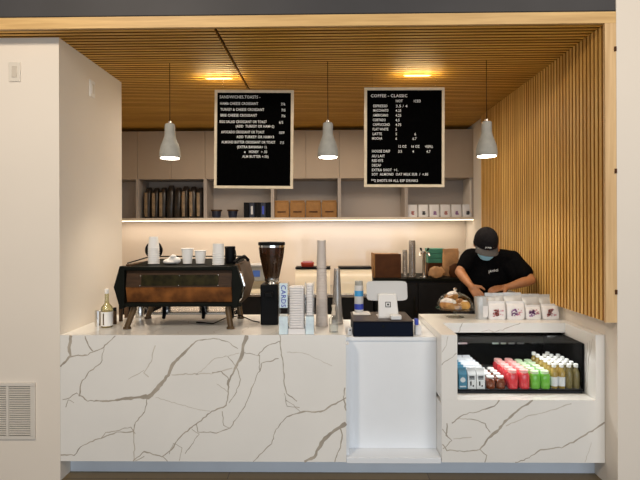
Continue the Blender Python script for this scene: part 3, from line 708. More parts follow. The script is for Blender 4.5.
rows2 = [('COFFEE - CLASSIC', 370.5, 97.3, 0.0225)] + [(a, u, v, hT) for a, u, v in [
 ('HOT', 395.5, 102.2), ('ICED', 413.5, 102.2), ('ESPRESSO', 373, 107.3), ('3.5 / 4', 395.5, 107.3), ('MACCHIATO', 373, 111.8), ('4.25', 395.5, 111.8), ('AMERICANO', 373, 116.6), ('4.25', 395.5, 116.6),
 ('CORTADO', 372.8, 121.3), ('4.5', 395.5, 121.3), ('CAPPUCCINO', 372.8, 126), ('4.75', 395.5, 126), ('FLAT WHITE', 372.5, 130.6), ('5', 395.5, 130.6), ('LATTE', 372.5, 135.2), ('5', 395.5, 135.2), ('6', 414.5, 135.2),
 ('MOCHA', 372, 139.8), ('6', 395.5, 139.8), ('6.7', 412.5, 139.8), ('12 OZ', 398.2, 147.6), ('16 OZ', 411, 147.6), ('+REFILL', 425, 147.6), ('HOUSE DRIP', 372, 152.6), ('3.5', 398.2, 152.6), ('4', 412.5, 152.6), ('4.7', 426.5, 152.6),
 ('AU LAIT', 372, 157.4), ('RED EYE', 372, 162), ('DECAF', 372, 166.7), ('EXTRA SHOT  +1.', 372, 171.3), ('SOY  ALMOND  OAT MILK SUB  /  +.80', 372, 175.7), ('**2 SHOTS IN ALL ESP DRINKS', 371.5, 182)]]
board('black menu board of sandwiches and toasts in a pale wood frame', 253.7, 139.2, 79.5, 98.8, 0.7, rows1)
board('black menu board of coffee prices in a pale wood frame', 404.4, 137.2, 80, 99.5, 0.35, rows2)

# ------------------------------------------------------------------ pier details
zsw = Z(72, YC, 16)
t = thing('light_switch', 'cream wall switch plate high on the left pier front', 'switch', (X(15.8, YC), YC, zsw))
MB().box(-0.038, 0.038, -0.007, -0.001, -0.063, 0.063).build('switch_plate', 'switch', t, bevel=0.002)
MB().box(-0.016, 0.016, -0.011, -0.0075, -0.036, 0.036).build('switch_paddle', 'switch_in', t, bevel=0.002)
ysd = XP * FPX / ((89.2 - 325.9)); psd = at(89.2, 89, ysd)
t = thing('light_switch', 'narrow white plate on the inner side of the left pier', 'switch', (XP, ysd, psd.z))
MB().box(0.001, 0.008, -0.036, 0.036, -0.06, 0.06).build('switch_plate', 'paper', t, bevel=0.002)
MB().box(0.0085, 0.013, -0.016, 0.016, -0.034, 0.034).build('switch_paddle', 'switch', t, bevel=0.001)
za, zb2 = Z(438.5, YC, 20), Z(382.5, YC, 20); xa, xb = X(-24, YC), X(35.3, YC); xm = X(7.8, YC)
t = thing('vent_grille', 'cream louvred vent grille low on the left pier', 'vent', ((xa + xb)/2, YC, (za + zb2)/2)); ox = t.location.x; oz = t.location.z
mb = MB()
for a, b_ in ((xa, xa + 0.03), (xb - 0.03, xb), (xm - 0.008, xm + 0.008)): mb.box(a - ox, b_ - ox, -0.012, -0.001, za - oz + 0.021, zb2 - oz - 0.021)
mb.box(xa - ox, xb - ox, -0.012, -0.001, za - oz, za - oz + 0.02).box(xa - ox, xb - ox, -0.014, -0.001, zb2 - oz - 0.02, zb2 - oz)
mb.build('frame', 'grille', t, bevel=0.001)
MB().box(xa + 0.03 - ox, xb - 0.03 - ox, -0.002, -0.0008, za - oz + 0.02, zb2 - oz - 0.02).build('recess', 'grille_dark', t)
mb = MB(); z = za + 0.027
while z < zb2 - 0.026:
    for a, b_ in ((xa + 0.031, xm - 0.009), (xm + 0.009, xb - 0.031)):
        mb.prism([(-0.010, z - oz), (-0.003, z - oz + 0.006), (-0.003, z - oz + 0.008), (-0.010, z - oz + 0.0045)], 'x', a - ox, b_ - ox)
    z += 0.0142
mb.build('louvres', 'grille', t)

# ------------------------------------------------------------------ espresso machine
EY = 3.20
ex0, ex1 = X(120.5, EY), X(236.5, EY)
em = thing('espresso_machine', 'large black and copper espresso machine on the left counter', 'espresso machine', ((ex0 + ex1)/2, EY, ZT))
W2 = (ex1 - ex0)/2
zt_ = Z(267.5, EY, 180) - ZT; zb_ = Z(306.5, EY, 180) - ZT
dep = 0.52
MB().box(-W2 + 0.03, W2 - 0.03, 0.03, dep - 0.02, zb_ + 0.02, zt_ - 0.02).build('machine_body', 'black_metal', em, bevel=0.01)
hm = (zt_ + zb_)/2
# front panels seen from the customer side, leaning slightly
MB().rings([[(-W2+0.035,-0.002,hm+0.0),(W2-0.035,-0.002,hm+0.0),(W2-0.035,0.028,hm),(-W2+0.035,0.028,hm)], [(-W2+0.035,0.018,zt_-0.022),(W2-0.035,0.018,zt_-0.022),(W2-0.035,0.028,zt_-0.022),(-W2+0.035,0.028,zt_-0.022)]], smooth=False).build('upper_panel', 'walnut', em)
MB().rings([[(-W2+0.035,0.020,zb_+0.028),(W2-0.035,0.020,zb_+0.028),(W2-0.035,0.029,zb_+0.028),(-W2+0.035,0.029,zb_+0.028)], [(-W2+0.035,-0.004,hm-0.002),(W2-0.035,-0.004,hm-0.002),(W2-0.035,0.029,hm-0.002),(-W2+0.035,0.029,hm-0.002)]], smooth=False).build('lower_panel', 'copper', em)
lx = lambda u: X(u, EY) - em.location.x
sl = 0.02 / (zt_ - 0.022 - hm)
def py(z): return -0.002 + (z - hm) * sl
za_, zb_2 = Z(285.5, EY, 180) - ZT, Z(275, EY, 180) - ZT
mb = MB(); a, b_ = lx(141), lx(218)
za_ = max(za_, hm + 0.006)
mb.rings([[(a, py(za_) - 0.004, za_), (b_, py(za_) - 0.004, za_), (b_, py(za_) - 0.0003, za_), (a, py(za_) - 0.0003, za_)], [(a, py(zb_2) - 0.004, zb_2), (b_, py(zb_2) - 0.004, zb_2), (b_, py(zb_2) - 0.0003, zb_2), (a, py(zb_2) - 0.0003, zb_2)]], smooth=False)
mb.build('inset_window', 'olive', em)
for u, v in ((140, 285.3), (140, 276), (179, 275.6), (178.5, 285.3), (218, 275.3), (218, 285.3)):
    z = Z(v, EY, 180) - ZT
    MB().ell((lx(u), py(z) - 0.006, z), (0.004, 0.003, 0.004), nu=10, nv=6).build('screw', 'chrome', em)
# frame rails, dark green-black
MB().box(-W2 - 0.004, W2 + 0.004, -0.012, 0.03, zt_ - 0.020, zt_ + 0.006).build('top_rail', 'black_metal', em, bevel=0.006)
MB().box(-W2 - 0.01, W2 + 0.03, -0.012, 0.03, zb_, zb_ + 0.026).build('bottom_rail', 'black_metal', em, bevel=0.006)
# flared six-sided cheeks, bars and brown side covers
def cheek(sx, g): return [(sx*(W2 - 0.030), zb_ - 0.006 - g), (sx*(W2 + 0.002), zb_ - 0.006 - g), (sx*(W2 + 0.042), hm), (sx*(W2 + 0.002), zt_ + 0.008 + g), (sx*(W2 - 0.030), zt_ + 0.008 + g)]
for sx in (-1, 1):
    MB().prism(cheek(sx, 0.003), 'y', -0.016, 0.028).build('side_panel', 'black_metal', em, bevel=0.004)
    MB().prism([(p_[0], p_[1] + (0.012 if p_[1] > hm else 0)) for p_ in cheek(sx, -0.003)], 'y', 0.085, dep).build('side_cover', 'walnut_side', em, bevel=0.006)
    for yy in (0.045, 0.068):
        MB().tube([(sx*(W2 - 0.006), yy, zb_ + 0.02), (sx*(W2 + 0.022), yy, zb_ + 0.05), (sx*(W2 + 0.040), yy, hm), (sx*(W2 + 0.022), yy, zt_ - 0.05), (sx*(W2 - 0.006), yy, zt_ - 0.02)], 0.006, 8).build('side_bar', 'chrome', em)
# cup tray rising slightly to the back
TR = 0.036
MB().prism([(0.031, zt_ - 0.03), (0.031, zt_ - 0.006), (dep - 0.02, zt_ - 0.006 + TR), (dep - 0.02, zt_ - 0.03 + TR)], 'x', -W2 + 0.032, W2 - 0.032).build('cup_tray', 'black_metal', em)
MB().tube([(-W2 + 0.01, 0.09, zt_ + 0.024), (-W2 + 0.02, dep - 0.03, zt_ + TR + 0.012), (W2 - 0.02, dep - 0.03, zt_ + TR + 0.012), (W2 - 0.01, 0.09, zt_ + 0.024)], 0.005, 8).build('tray_rail', 'black_metal', em)
MB().tube([(W2 - 0.045, 0.14, zt_ + 0.02), (W2 - 0.02, 0.20, zt_ + 0.05), (W2 + 0.01, 0.24, zt_ + 0.06), (W2 + 0.035, 0.27, zt_ + 0.03)], 0.012, 10).build('steam_lever', 'black', em)
def ztp(Y): return ZT + zt_ - 0.0055 + TR*(Y - EY - 0.031)/(dep - 0.051)
# legs
for sx in (-1, 1):
    for yy in (0.05, dep - 0.09):
        tx = sx*(W2 - 0.07); bx = sx*(W2 - 0.055) - (0.03 if sx < 0 else -0.005)
        MB().tube([(tx, yy, zb_ + 0.004), (tx*0.99 + bx*0.01, yy, zb_ - 0.02), (bx, yy - 0.01, 0.016), (bx, yy - 0.01, 0.014), (bx, yy - 0.01, 0.002)], [0.016, 0.021, 0.019, 0.026, 0.027], 14).build('leg', 'bronze', em)
# works below: drip tray, groups, portafilters
MB().box(-W2 + 0.09, W2 - 0.09, dep - 0.20, dep + 0.06, 0.045, 0.065).build('drip_tray', 'steel', em, bevel=0.004)
MB().box(-W2 + 0.11, W2 - 0.11, dep - 0.18, dep + 0.0, 0.105, zb_ + 0.018).build('group_housing', 'black', em, bevel=0.01)
for sx in (-0.24, 0.05, 0.26):
    g = MB().lathe([(0.035, 0.066), (0.038, 0.085), (0.038, 0.104)], c=(sx*1.0, dep - 0.05, 0), n=20).build('portafilter', 'steel', em)
    MB().tube([(sx, dep - 0.09, 0.09), (sx + 0.02, dep - 0.16, 0.085), (sx + 0.04, dep - 0.22, 0.05), (sx + 0.042, dep - 0.24, 0.03)], [0.011, 0.013, 0.014, 0.012], 10).build('handle', 'black', g)
tag(MB().tube([(X(196, 3.45), 3.45, ZT + 0.005), (X(213, 3.4), 3.4, ZT + 0.005), (X(225, 3.46), 3.48, ZT + 0.03), (X(240, 3.5), 3.5, ZT + 0.045), (X(252, 3.45), 3.45, ZT + 0.015), (X(259, 3.42), 3.44, ZT + 0.006)], 0.004, 8).build('power_cord', 'black'),
    'thin black cord curling from the espresso machine to the grinder', 'cord')

# items on top of the machine
def cup_mesh(mb, z0, rb, rt, h):
    mb.lathe([(rb, z0), (rt - 0.001, z0 + h - 0.004), (rt + 0.002, z0 + h - 0.002), (rt, z0 + h), (rt - 0.003, z0 + h - 0.002), (rb - 0.002, z0 + 0.004)], n=26)
def onY(u, Y, z): return Vector((X(u, Y), Y, z))
def cup_stack(name, label, loc, rb, rt, h, n, step, m='paper', inv=True, extra=None):
    t = thing(name, label, 'cup stack', loc)
    for k in range(n):
        mb = MB()
        if inv:   # upside down cups
            mb.lathe([(rt, k*step), (rt + 0.002, k*step + 0.002), (rt - 0.001, k*step + 0.005), (rb, k*step + h), (rb - 0.004, k*step + h)], n=24, cap=(False, True))
        else:
            cup_mesh(mb, k*step, rb, rt, h)
        mb.build('paper_cup', m, t)
    return t
t = cup_stack('cup_stack', 'tall stack of white paper cups on the left of the machine', onY(153.6, 3.42, ztp(3.42) + 0.002), 0.030, 0.040, 0.085, 8, 0.016)
t.scale = (1, 1, 0.98)
d = thing('round_mirror', 'black round disc behind the tall white cup stack', 'disc', onY(153.8, 3.52, ztp(3.52) + 0.002))
MB().lathe([(0.064, -0.006), (0.066, 0), (0.064, 0.006)], n=36).xf(Matrix.Translation((0, 0, 0.085)) @ Matrix.Rotation(R(90), 4, 'X')).build('disc', 'black', d)
MB().tube([(0, 0, 0.001), (0, 0, 0.025)], 0.01, 10).build('stand', 'black', d)
d = thing('folded_towel', 'crumpled white cloth on top of the machine', 'cloth', onY(172.3, 3.40, ztp(3.40) + 0.002))
mb = MB(); r_ = random.Random(5)
for c, r in (((-0.032, 0, 0.018), (0.034, 0.03, 0.018)), ((0.0, 0.01, 0.036), (0.034, 0.03, 0.022)), ((0.03, 0, 0.026), (0.03, 0.03, 0.024)), ((0.01, -0.01, 0.055), (0.02, 0.02, 0.014)), ((-0.01, 0.0, 0.014), (0.05, 0.035, 0.013))): mb.ell(c, r)
remesh(mb, 'towel', 'cloth', 0.004, d, 2)
def one_cup(lb, loc, h, rt):
    t = thing('paper_cup', lb, 'cup', loc, 0, 'white paper cups standing upright on the machine')
    mb = MB(); cup_mesh(mb, 0, rt*0.74, rt, h); mb.build('cup_body', 'paper', t)
    MB().lathe([(rt + 0.001, h - 0.006), (rt + 0.004, h - 0.003), (rt + 0.001, h)], n=26, cap=(False, False)).build('rim', 'paper', t)
one_cup('taller white paper cup standing beside the crumpled cloth', onY(187.3, 3.42, ztp(3.42) + 0.002), 0.110, 0.042)
one_cup('shorter white paper cup between the taller cup and cup stack', onY(200.3, 3.43, ztp(3.43) + 0.002), 0.093, 0.041)
cup_stack('cup_stack', 'short stack of white cups beside the black canister', onY(218.3, 3.36, ztp(3.36) + 0.002), 0.039, 0.0415, 0.07, 6, 0.0155)
t = thing('canister', 'black ribbed canister right of the short white cup stack', 'canister', onY(230.0, 3.46, ztp(3.46) + 0.002))
MB().lathe([(0.034, 0), (0.036, 0.01), (0.036, 0.10), (0.038, 0.102), (0.038, 0.115), (0.034, 0.118)], n=28).build('canister_body', 'black', t)
MB().tube([(0.037, -0.01, 0.02), (0.046, -0.02, 0.06), (0.037, -0.01, 0.095)], 0.004, 8).build('handle', 'black', t)

# ------------------------------------------------------------------ left end of counter
t = thing('syrup_bottle', 'clear tall-necked bottle with white label by the left pier', 'bottle', on(107, 328, ZT, 0.035))
MB().lathe([(0.036, 0), (0.038, 0.005), (0.038, 0.115), (0.040, 0.125), (0.036, 0.14), (0.016, 0.165), (0.013, 0.19), (0.013, 0.232)], n=28).build('bottle_body', 'bottle_green', t)
MB().lathe([(0.034, 0.003), (0.0355, 0.10), (0.0355, 0.112)], n=24).build('liquid', 'juice_y', t)
MB().lathe([(0.0145, 0.233), (0.0145, 0.262), (0.012, 0.265)], n=20).build('cap', 'paper', t)
MB().lathe([(0.0395, 0.012), (0.0395, 0.11)], n=28, cap=(False, False)).build('bottle_label', 'paper', t)
MB().box(-0.01, -0.002, -0.0410, -0.0402, 0.02, 0.10).build('label_print', 'bronze', t)
t = thing('small_tin', 'small pale tin left of the clear bottle by the pier', 'tin', on(98.2, 326.5, ZT, 0.02))
MB().lathe([(0.022, 0), (0.022, 0.108), (0.020, 0.11)], n=20).build('tin_body', 'steel', t)
for k, (u, v, hh, r) in enumerate(((114.8, 324.2, 0.115, 0.013), (120.8, 321.5, 0.11, 0.014), (126.4, 318.0, 0.10, 0.015))):
    t = thing('shaker_tin', f'dark slim tin right of the clear bottle, {nth[k]} in the row', 'tin', on(u, v, ZT, r), 0, 'slim dark tins behind the clear bottle')
    MB().lathe([(r, 0), (r, hh*0.8), (r*0.9, hh*0.82)], n=18).build('tin_body', 'walnut_side', t)
    MB().lathe([(r*0.95, hh*0.822), (r*0.95, hh), (r*0.8, hh + 0.002)], n=18).build('lid', 'black', t)
t = thing('milk_pitcher', 'small steel jug under the espresso machine near its left leg', 'jug', on(140.2, 317.8, ZT, 0.03))
MB().lathe([(0.034, 0), (0.036, 0.01), (0.034, 0.05), (0.028, 0.08), (0.031, 0.09), (0.029, 0.09), (0.026, 0.08)], n=24).build('jug_body', 'steel', t)
MB().tube([(0.033, 0, 0.075), (0.055, 0, 0.07), (0.055, 0, 0.03), (0.034, 0, 0.02)], 0.004, 8).build('handle', 'steel', t)

# ------------------------------------------------------------------ grinder
g = thing('coffee_grinder', 'black coffee grinder with a smoked brown hopper', 'coffee grinder', on(270.3, 325.3, ZT, 0.065))
MB().box(-0.062, 0.062, -0.065, 0.10, 0.001, 0.285).build('grinder_body', 'black', g, bevel=0.008)
MB().lathe([(0.05, 0.286), (0.046, 0.30), (0.052, 0.31), (0.052, 0.325)], n=28).xf(Matrix.Translation((0.012, 0, 0))).build('collar', 'steel', g)
MB().lathe([(0.050, 0.326), (0.056, 0.34), (0.085, 0.48), (0.092, 0.545), (0.090, 0.545), (0.083, 0.48), (0.053, 0.34), (0.046, 0.33)], n=36).xf(Matrix.Translation((0.012, 0, 0))).build('hopper', 'hopper', g)
MB().lathe([(0.045, 0.331), (0.052, 0.34), (0.079, 0.475), (0.05, 0.488), (0.01, 0.492)], n=36).xf(Matrix.Translation((0.012, 0, 0))).build('coffee_beans', 'beans', g)
MB().lathe([(0.093, 0.5455), (0.094, 0.560)], n=36).xf(Matrix.Translation((0.012, 0, 0))).build('hopper_ring', 'chrome', g)
MB().lathe([(0.096, 0.5605), (0.096, 0.578), (0.090, 0.583)], n=36).xf(Matrix.Translation((0.012, 0, 0))).build('lid', 'black', g)
MB().box(-0.03, 0.03, -0.10, -0.066, 0.20, 0.235).build('spout', 'black', g, bevel=0.006)
# ------------------------------------------------------------------ acrylic dispenser
p = on(297, 334.5, ZT); 
a = thing('lid_dispenser', 'clear acrylic stand stacked with white lids at the counter edge', 'dispenser', (p.x, p.y, ZT))
hw = 0.116; hd = 0.327
for x0, x1, nm in ((-hw, -hw + 0.057, 'left'), (hw - 0.062, hw - 0.008, 'right')):
    MB().box(x0, x1, 0.0, 0.10, 0.001, 0.115).build('holder_box', 'holo', a, bevel=0.002)
for x0, x1 in ((-hw, -hw + 0.004), (-hw + 0.056, -hw + 0.060), (hw - 0.064, hw - 0.060), (hw - 0.010, hw - 0.006)):
    MB().box(x0, x1, 0.0, 0.10, 0.116, hd).build('acrylic_wall', 'clear', a)
MB().box(-hw + 0.0045, -hw + 0.0555, 0.004, 0.006, 0.17, hd).build('sign_strip', 'holo', a)
for (x0, x1, ztp, n0) in ((-hw + 0.063, hw - 0.067, hd - 0.02, 17), (hw - 0.058, hw - 0.012, hd - 0.005, 12)):
    zz0 = 0.04 if n0 == 17 else 0.12; n = n0
    for k in range(n):
        z0 = zz0 + (ztp - zz0) * k / n; dz = (ztp - zz0)/n
        MB().se([(0, (x1-x0)/2*0.97, 0.045), (dz*0.45, (x1-x0)/2, 0.047), (dz*0.62, (x1-x0)/2*0.9, 0.042), (dz*0.85, (x1-x0)/2*0.88, 0.042)], c=((x0+x1)/2, 0.052, z0), n=24, p=6).build('lid', 'lid', a)
MB().box(-hw + 0.0605, hw - 0.0645, 0.002, 0.1, 0.001, 0.036).build('base', 'lid', a)
tx = text_mesh([('CARDS', 0, 0, 0.030)], 'lettering', 'dkblue', a)
tx.rotation_euler = (0, R(90), 0); tx.location = (-hw + 0.016, 0.002, hd - 0.01)
# ------------------------------------------------------------------ tall cup stacks
p = on(321.8, 326.5, ZT, 0.04)
t = thing('cup_stack', 'very tall stack of greige paper cups beside the lid stand', 'cup stack', p)
n1 = 21
for k in range(n1): MB().lathe([(0.0425 - k*0.0004, k*0.0185), (0.0445 - k*0.0004, k*0.0185 + 0.003), (0.0425 - k*0.0004, k*0.0185 + 0.006), (0.0400 - k*0.0004, k*0.0185 + 0.030)], n=26).build('paper_cup', 'paper_grey', t)
for k in range(7): MB().lathe([(0.0335 - k*0.0005, 0.402 + k*0.018), (0.0355 - k*0.0005, 0.405 + k*0.018), (0.033 - k*0.0005, 0.408 + k*0.018), (0.0315 - k*0.0004, 0.402 + k*0.018 + 0.085)], n=26).build('paper_cup', 'paper_grey', t)
p = on(337.2, 325.0, ZT, 0.04)
t = thing('cup_stack', 'stack of clear plastic cups behind the small glass bottle', 'cup stack', p)
for k in range(19): MB().lathe([(0.041 - k*0.0010, k*0.016), (0.043 - k*0.0010, k*0.016 + 0.002), (0.041 - k*0.0010, k*0.016 + 0.005), (0.034 - k*0.0007, k*0.016 + 0.105)], n=24, cap=(False, True)).build('plastic_cup', 'frosty', t)
p = on(333.6, 333.0, ZT, 0.02)
t = thing('pump_bottle', 'small clear glass bottle at the counter edge', 'bottle', p)
MB().se([(0, 0.026, 0.02), (0.004, 0.028, 0.022), (0.09, 0.028, 0.022), (0.105, 0.014, 0.014), (0.112, 0.012, 0.012)], n=24, p=4).build('bottle_body', 'glass', t)
MB().se([(0.004, 0.025, 0.019), (0.05, 0.025, 0.019)], n=24, p=4).build('liquid', 'clear', t)
MB().lathe([(0.013, 0.113), (0.014, 0.135), (0.010, 0.137), (0.010, 0.165), (0.013, 0.167), (0.013, 0.178)], n=18).build('pump', 'cream_edge', t)

# ------------------------------------------------------------------ register
xd0, xd1 = X(352.8, YR), X(413.2, YR)
dr = thing('cash_drawer', 'black cash drawer at the edge of the white counter', 'cash drawer', ((xd0 + xd1)/2, YR, ZR + 0.0005))
w2 = (xd1 - xd0)/2
MB().box(-w2, w2, 0.004, 0.35, 0.001, 0.098).build('drawer_body', 'drawer', dr, bevel=0.004)
MB().box(-w2 + 0.004, w2 - 0.004, -0.002, 0.0035, 0.006, 0.094).build('drawer_front', 'drawer', dr, bevel=0.002)
MB().box(-w2 - 0.001, w2 + 0.001, 0.0, 0.352, 0.0985, 0.106).build('top_cover', 'drawer_top', dr, bevel=0.002)
MB().lathe([(0.008, 0), (0.008, 0.003)], n=16).xf(Matrix.Translation((0.0, -0.0024, 0.07)) @ Matrix.Rotation(R(90), 4, 'X')).build('lock', 'black_metal', dr)
zdr = ZR + 0.1072
# POS tablet stand
ty = 3.36
ps = thing('point_of_sale_tablet', 'white tablet register on its stand atop the black drawer', 'tablet register', (X(386.8, ty), ty, zdr))
def slab(mb, w, h, t, r=0.014):
    mb.se([(0, w/2, h/2), (t*0.15, w/2 + 0.001, h/2 + 0.001), (t*0.85, w/2 + 0.001, h/2 + 0.001), (t, w/2, h/2)], n=48, p=9); return mb
zc_ = Z(291.3, ty, 386) - zdr
slab(MB(), 0.282, 0.135, 0.016).xf(Matrix.Translation((0, 0.02, zc_ + 0.0)) @ Matrix.Rotation(R(90 - 14), 4, 'X')).build('tablet', 'ltgrey_pl', ps)
pz0, pz1 = 0.004, Z(294, ty - 0.03, 386) - zdr
MB().rings([[(-0.068, -0.075, pz0), (0.072, -0.075, pz0), (0.072, -0.045, pz0), (-0.068, -0.045, pz0)], [(-0.064, -0.03, pz1), (0.060, -0.03, pz1), (0.060, -0.005, pz1), (-0.064, -0.005, pz1)]], smooth=False).build('stand', 'white_pl', ps, bevel=0.006)
MB().box(-0.07, 0.074, -0.078, 0.06, 0, 0.0035).build('stand_base', 'white_pl', ps)
lg = MB()
q = 0.0185
for x0, x1, z0, z1 in ((-q, q, q-0.0045, q), (-q, q, -q, -q+0.0045), (-q, -q+0.0045, -q+0.0045, q-0.0045), (q-0.0045, q, -q+0.0045, q-0.0045), (-0.006, 0.006, -0.006, 0.006)): lg.box(x0, x1, -0.0008, 0, z0, z1)
fr = (0.45); zz_ = pz0 + (pz1 - pz0)*0.55
lo = lg.build('square_emblem', 'black', ps); lo.location = (0, -0.075 + 0.045*0.55 - 0.0012, zz_); lo.rotation_euler.x = -math.atan2(0.045, pz1 - pz0)
t = thing('card_reader', 'small white card reader in front of the tablet', 'card reader', (X(395.3, 3.235), 3.215, zdr))
MB().box(-0.034, 0.038, 0, 0.055, 0.001, 0.030).build('reader_body', 'white_pl', t, bevel=0.006, seg=3)
MB().box(-0.02, 0.024, -0.0010, -0.0002, 0.014, 0.017).build('card_slot', 'ltgrey_pl', t)
t = thing('napkins', 'folded white napkin lying at the left back of drawer', 'napkin', (X(361.5, 3.44), 3.40, zdr))
MB().box(-0.062, 0.06, 0, 0.12, 0.0005, 0.006).box(-0.045, 0.05, 0.01, 0.10, 0.0065, 0.012).build('paper_fold', 'cloth', t, bevel=0.002)
t = thing('spray_can', 'white and blue can standing on the folded napkin', 'can', (X(358.7, 3.46), 3.465, zdr + 0.0125))
MB().lathe([(0.030, 0), (0.032, 0.004), (0.032, 0.185), (0.028, 0.192)], n=28).build('can_body', 'ltgrey_pl', t)
MB().lathe([(0.0325, 0.115), (0.0325, 0.155)], n=28, cap=(False, False)).build('upper_label', 'blue', t)
MB().lathe([(0.0325, 0.02), (0.0325, 0.06)], n=28, cap=(False, False)).build('lower_label', 'dkblue', t)
MB().lathe([(0.029, 0.1925), (0.028, 0.222), (0.024, 0.225)], n=28).build('cap', 'concrete', t)
t = thing('tape_dispenser', 'tiny white cube with a black dot left of drawer', 'cube', (X(349.6, 3.25), 3.24, ZR + 0.0005))
MB().box(-0.014, 0.014, 0, 0.03, 0, 0.05).build('cube_body', 'white_pl', t, bevel=0.003)
MB().box(-0.004, 0.005, -0.001, -0.0002, 0.028, 0.038).build('dot', 'black', t)
t = thing('paper_box', 'small pale box with a blue top right of the drawer', 'box', (X(417.8, 3.26), 3.245, ZR + 0.0005))
MB().box(-0.021, 0.020, 0, 0.05, 0, 0.064).build('box_body', 'pouch', t, bevel=0.003)
MB().box(-0.021, 0.003, 0.012, 0.05, 0.0645, 0.105).build('blue_top', 'dkblue', t, bevel=0.003)

# ------------------------------------------------------------------ back bench
# prep table with rolled lids
YT = 5.2
t = thing('prep_table', 'steel prep table with two rounded lids painted with cream reflection behind the cups', 'prep table', ((X(240, YT) + X(372, YT))/2, YT, 0))
x0, x1 = X(262, YT) - t.location.x, X(373, YT) - t.location.x
MB().box(x0, x1, 0.02, 0.85, 0.08, 0.865).build('cabinet_body', 'fridge', t)
MB().box(x0, x1, 0.0, 0.86, 0.866, 0.905).build('worktop', 'steel', t, bevel=0.004)
MB().box(x0 + 0.03, x1 - 0.03, 0.06, 0.8, 0.0, 0.079).build('plinth', 'black', t)
for a_, b_ in ((295, 330), (339, 372)):
    a0, b0 = X(a_, YT + 0.1) - t.location.x, X(b_, YT + 0.1) - t.location.x
    h0 = 0.906; poly = [(0.09, h0)]
    for k in range(9):
        an = R(180 - k*90/8); poly.append((0.09 + 0.16 + 0.16*math.cos(an), h0 + 0.095 + 0.16*math.sin(an)))
    poly += [(0.40, h0 + 0.255), (0.40, h0)]
    MB().prism(poly, 'x', a0, b0).build('rolled_lid', 'hood', t)
    MB().box(a0 - 0.004, b0 + 0.004, 0.20, 0.42, h0 + 0.2555, h0 + 0.275).build('lid_rim', 'black', t)
t = thing('red_box', 'small red tray on the prep table lid', 'tray', (X(307.5, YT + 0.3), YT + 0.28, 0.905 + 0.2775))
MB().se([(0, 0.062, 0.045), (0.006, 0.070, 0.05), (0.045, 0.076, 0.055), (0.048, 0.074, 0.053), (0.012, 0.064, 0.045)], n=28, p=6, cap=(True, True)).build('tray_body', 'red', t)
MB().se([(0.013, 0.060, 0.042), (0.062, 0.055, 0.038)], n=24, p=5).build('contents', 'pink', t)
# left bench piece
t = thing('back_bench', 'dark back bench behind the coffee grinder and machine', 'bench', ((X(120, YT) + X(261, YT))/2, YT, 0))
x0, x1 = X(100, YT) - t.location.x, X(261, YT) - t.location.x
MB().box(x0, x1, 0.02, 0.85, 0.0, 0.875).build('cabinet_body', 'fridge', t)
MB().box(x0, x1, 0.0, 0.86, 0.876, 0.905).build('worktop', 'steel', t, bevel=0.004)
t = thing('small_appliance', 'grey boxy appliance with blue display behind the grinder', 'appliance', (X(254, YT), YT + 0.1, 0.9055))
zu = Z(266.5, YT + 0.1, 254) - 0.9055
MB().box(-0.10, 0.14, 0, 0.3, 0.13, zu).build('appliance_body', 'concrete', t, bevel=0.008)
MB().box(-0.10, 0.14, 0, 0.3, 0.0, 0.04).build('appliance_base', 'hood', t, bevel=0.004)
MB().box(-0.10, 0.14, 0.2, 0.3, 0.041, 0.129).build('appliance_back', 'hood', t)
MB().box(-0.03, 0.05, -0.004, -0.0005, 0.18, 0.25).build('display', 'display_blue', t)
MB().box(-0.10, 0.14, -0.02, 0.3, zu + 0.001, zu + 0.02).build('lid', 'ltgrey_pl', t, bevel=0.003)
# tall under-counter fridges
YF = 5.40; ZFr = Z(278.5, YF, 420)
fxs = [X(u, YF) for u in (374, 418, 476)]
t = thing('bar_fridge', 'long black back-bar fridge behind the tablet register', 'fridge', ((fxs[0] + fxs[2])/2, YF, 0))
MB().box(fxs[0] - t.location.x, fxs[2] - t.location.x, 0.02, 0.66, 0.0, ZFr - 0.028).build('fridge_body', 'fridge', t)
MB().box(fxs[0] - t.location.x, fxs[2] - t.location.x, -0.01, 0.67, ZFr - 0.027, ZFr).build('worktop', 'black_metal', t, bevel=0.004)
for a_, b_ in ((0, 1), (1, 2)):
    dd = MB().box(fxs[a_] - t.location.x + 0.004, fxs[b_] - t.location.x - 0.004, 0.0, 0.0195, 0.1, ZFr - 0.06).build('door', 'fridge', t, bevel=0.003)
    MB().tube([(fxs[b_] - t.location.x - 0.05, -0.001, 0.5), (fxs[b_] - t.location.x - 0.05, -0.03, 0.52), (fxs[b_] - t.location.x - 0.05, -0.03, 0.82), (fxs[b_] - t.location.x - 0.05, -0.001, 0.84)], 0.006, 8).build('handle', 'black_metal', dd)
